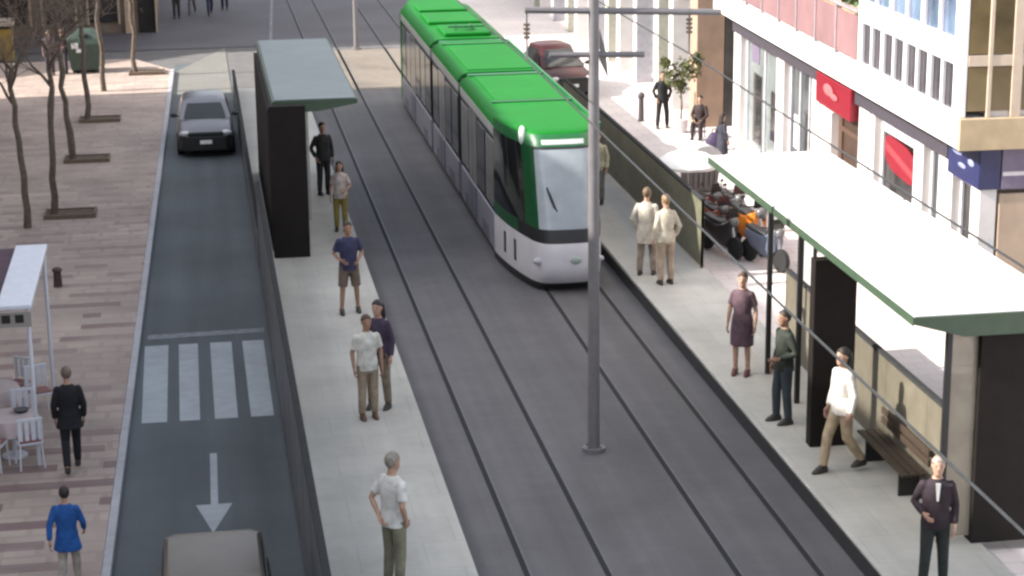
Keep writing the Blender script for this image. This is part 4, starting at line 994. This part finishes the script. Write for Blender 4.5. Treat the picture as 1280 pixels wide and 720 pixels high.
person('person in pale yellow jacket half hidden behind the catenary pole', (10.12, 49.8, Z), 1.9, R(160), (.42, .39, .27), (.20, .18, .15), (.12, .08, .05), arms=('hang', 'hang'))
person('woman in plum dress and bare legs at the platform entrance', (9.92, 35.1, Z), 2.0, R(150), (.095, .055, .07), (.09, .05, .065), (.06, .03, .02), kind='skirt', female=True, sleeve='short', arms=('hang', 'hang'), shoes=(.12, .04, .04), skin='light', hairstyle='bun')
person('person in dark green clothes leaning by the first shelter post', (9.9, 32.3, Z), 2.05, R(100), (.020, .026, .018), (.03, .04, .048), (.03, .02, .015), arms=('bent', 'hang'), skin='tan', legs='shift')
person('woman in bright white shirt with long dark hair beside the black shelter wall', (10.12, 29.75, Z), 2.12, R(110), (.62, .58, .52), (.36, .28, .18), (.02, .014, .012), female=True, hairstyle='long', arms=('hang', 'hang'), legs='walk', shoes=(.04, .03, .03))
person('man in dark suit with pale face waiting by the near shelter post', (9.93, 25.0, Z), 1.98, R(165), (.022, .012, .018), (.014, .018, .017), (.30, .24, .20), arms=('hang', 'bent'), legs='shift')
person('man in black coat walking away across the plaza beside the awning', (-2.42, 32.7, .12), 1.82, R(5), (.008, .008, .012), (.010, .010, .016), (.14, .10, .08), legs='walk', coat=.74, arms=('hang', 'hang'))
person('person in bright blue jacket walking at the lower left corner', (-2.2, 27.65, .12), 1.58, R(-5), (.012, .085, .30), (.38, .34, .30), (.02, .014, .014), legs='walk', coat=.70, arms=('swingb', 'swingf'), shoes=(.08, .06, .05))
person('man in black standing with legs apart on the sunlit pavement', (14.35, 60.4, .15), 1.80, R(180), (.012, .012, .014), (.014, .014, .018), (.02, .015, .012), legs='apart', arms=('pocket', 'pocket'))
person('woman in long dark coat before the pale shop window', (14.65, 54.3, .15), 1.55, R(-70), (.03, .03, .045), (.03, .03, .045), (.03, .02, .018), female=True, coat=.45, kind='skirt', hairstyle='long', arms=('bent', 'hang'))
person('seated person in dark brown jacket in the recess beside the brown gable', (15.1, 58.6, .15), 1.7, R(150), (.035, .022, .022), (.03, .02, .025), (.02, .013, .01), legs='sit', arms=('lap', 'lap'))
t = thing('stool', 'small dark stool under the seated person', 'stool', (15.08, 58.66, .15), R(150))
MB().box(-.18, .18, -.17, .17, .33, .37).build('seat', M_black, t, bevel=.01)
for x in (-.15, .15):
    for y in (-.14, .14): MB().tube([(x, y, 0), (x, y, .329)], .016, 6).build('leg', M_black, t)
M_bag = mat('bag_purple', (.035, .022, .06), .7, var=.2)
t = thing('bag', 'round dark purple bag standing on the pavement near the shop corner', 'bag', (15.1, 56.7, .15))
b = MB(); b.loft([ering((0, 0, z), rx, ry) for z, rx, ry in ((0, .24, .14), (.05, .30, .18), (.3, .31, .18), (.5, .2, .10), (.54, .08, .05))]); b.build('body', M_bag, t, smooth=True)
b = MB(); b.tube([(-.14, 0, .46), (-.1, 0, .64), (.1, 0, .64), (.14, 0, .46)], .018, 6); b.build('handle', M_black, t)
suit = [o for o in bpy.data.objects if o.get('label', '').startswith('man in dark suit')][0]
sf = MB(); sf.add([(-.03, .118, 1.44), (.03, .118, 1.44), (.012, .138, 1.22), (-.012, .138, 1.22), (-.03, .09, 1.44), (.03, .09, 1.44), (.012, .11, 1.22), (-.012, .11, 1.22)], [(0, 1, 2, 3), (4, 7, 6, 5), (0, 4, 5, 1), (1, 5, 6, 2), (2, 6, 7, 3), (3, 7, 4, 0)])
sf = sf.build('shirt_front', M_postw, suit); sf.scale = (1.98 / 1.75,) * 3
# far walkers and standers at the top left
person('person in mauve jacket standing behind the tree row left of the green container', (-5.35, 75.6, .12), 1.72, R(180), (.11, .075, .09), (.06, .045, .06), (.015, .01, .01), female=True, hairstyle='long')
person('person in plum jumper right beside the one in mauve jacket', (-4.88, 75.9, .12), 1.7, R(150), (.085, .055, .065), (.05, .04, .05), (.015, .01, .01), arms=('bent', 'hang'))
FG = 'pedestrians on the far road'
person('far pedestrian in brown jacket at the building corner', (-.75, 91.5, .01), 1.75, R(180), (.12, .08, .06), (.03, .03, .035), (.03, .02, .02), group=FG)
person('far pedestrian in pale pink jacket among the walkers', (-.05, 92.8, .01), 1.75, R(170), (.38, .30, .33), (.15, .12, .15), (.03, .02, .02), group=FG, legs='walk')
person('far pedestrian in magenta top and navy trousers', (.75, 92.2, .01), 1.75, R(185), (.20, .03, .12), (.03, .03, .07), (.03, .02, .02), group=FG, legs='walk')
person('far pedestrian in navy coat, rightmost of the walkers', (1.45, 94.0, .01), 1.75, R(180), (.03, .03, .07), (.03, .03, .05), (.03, .02, .02), group=FG, coat=.7)
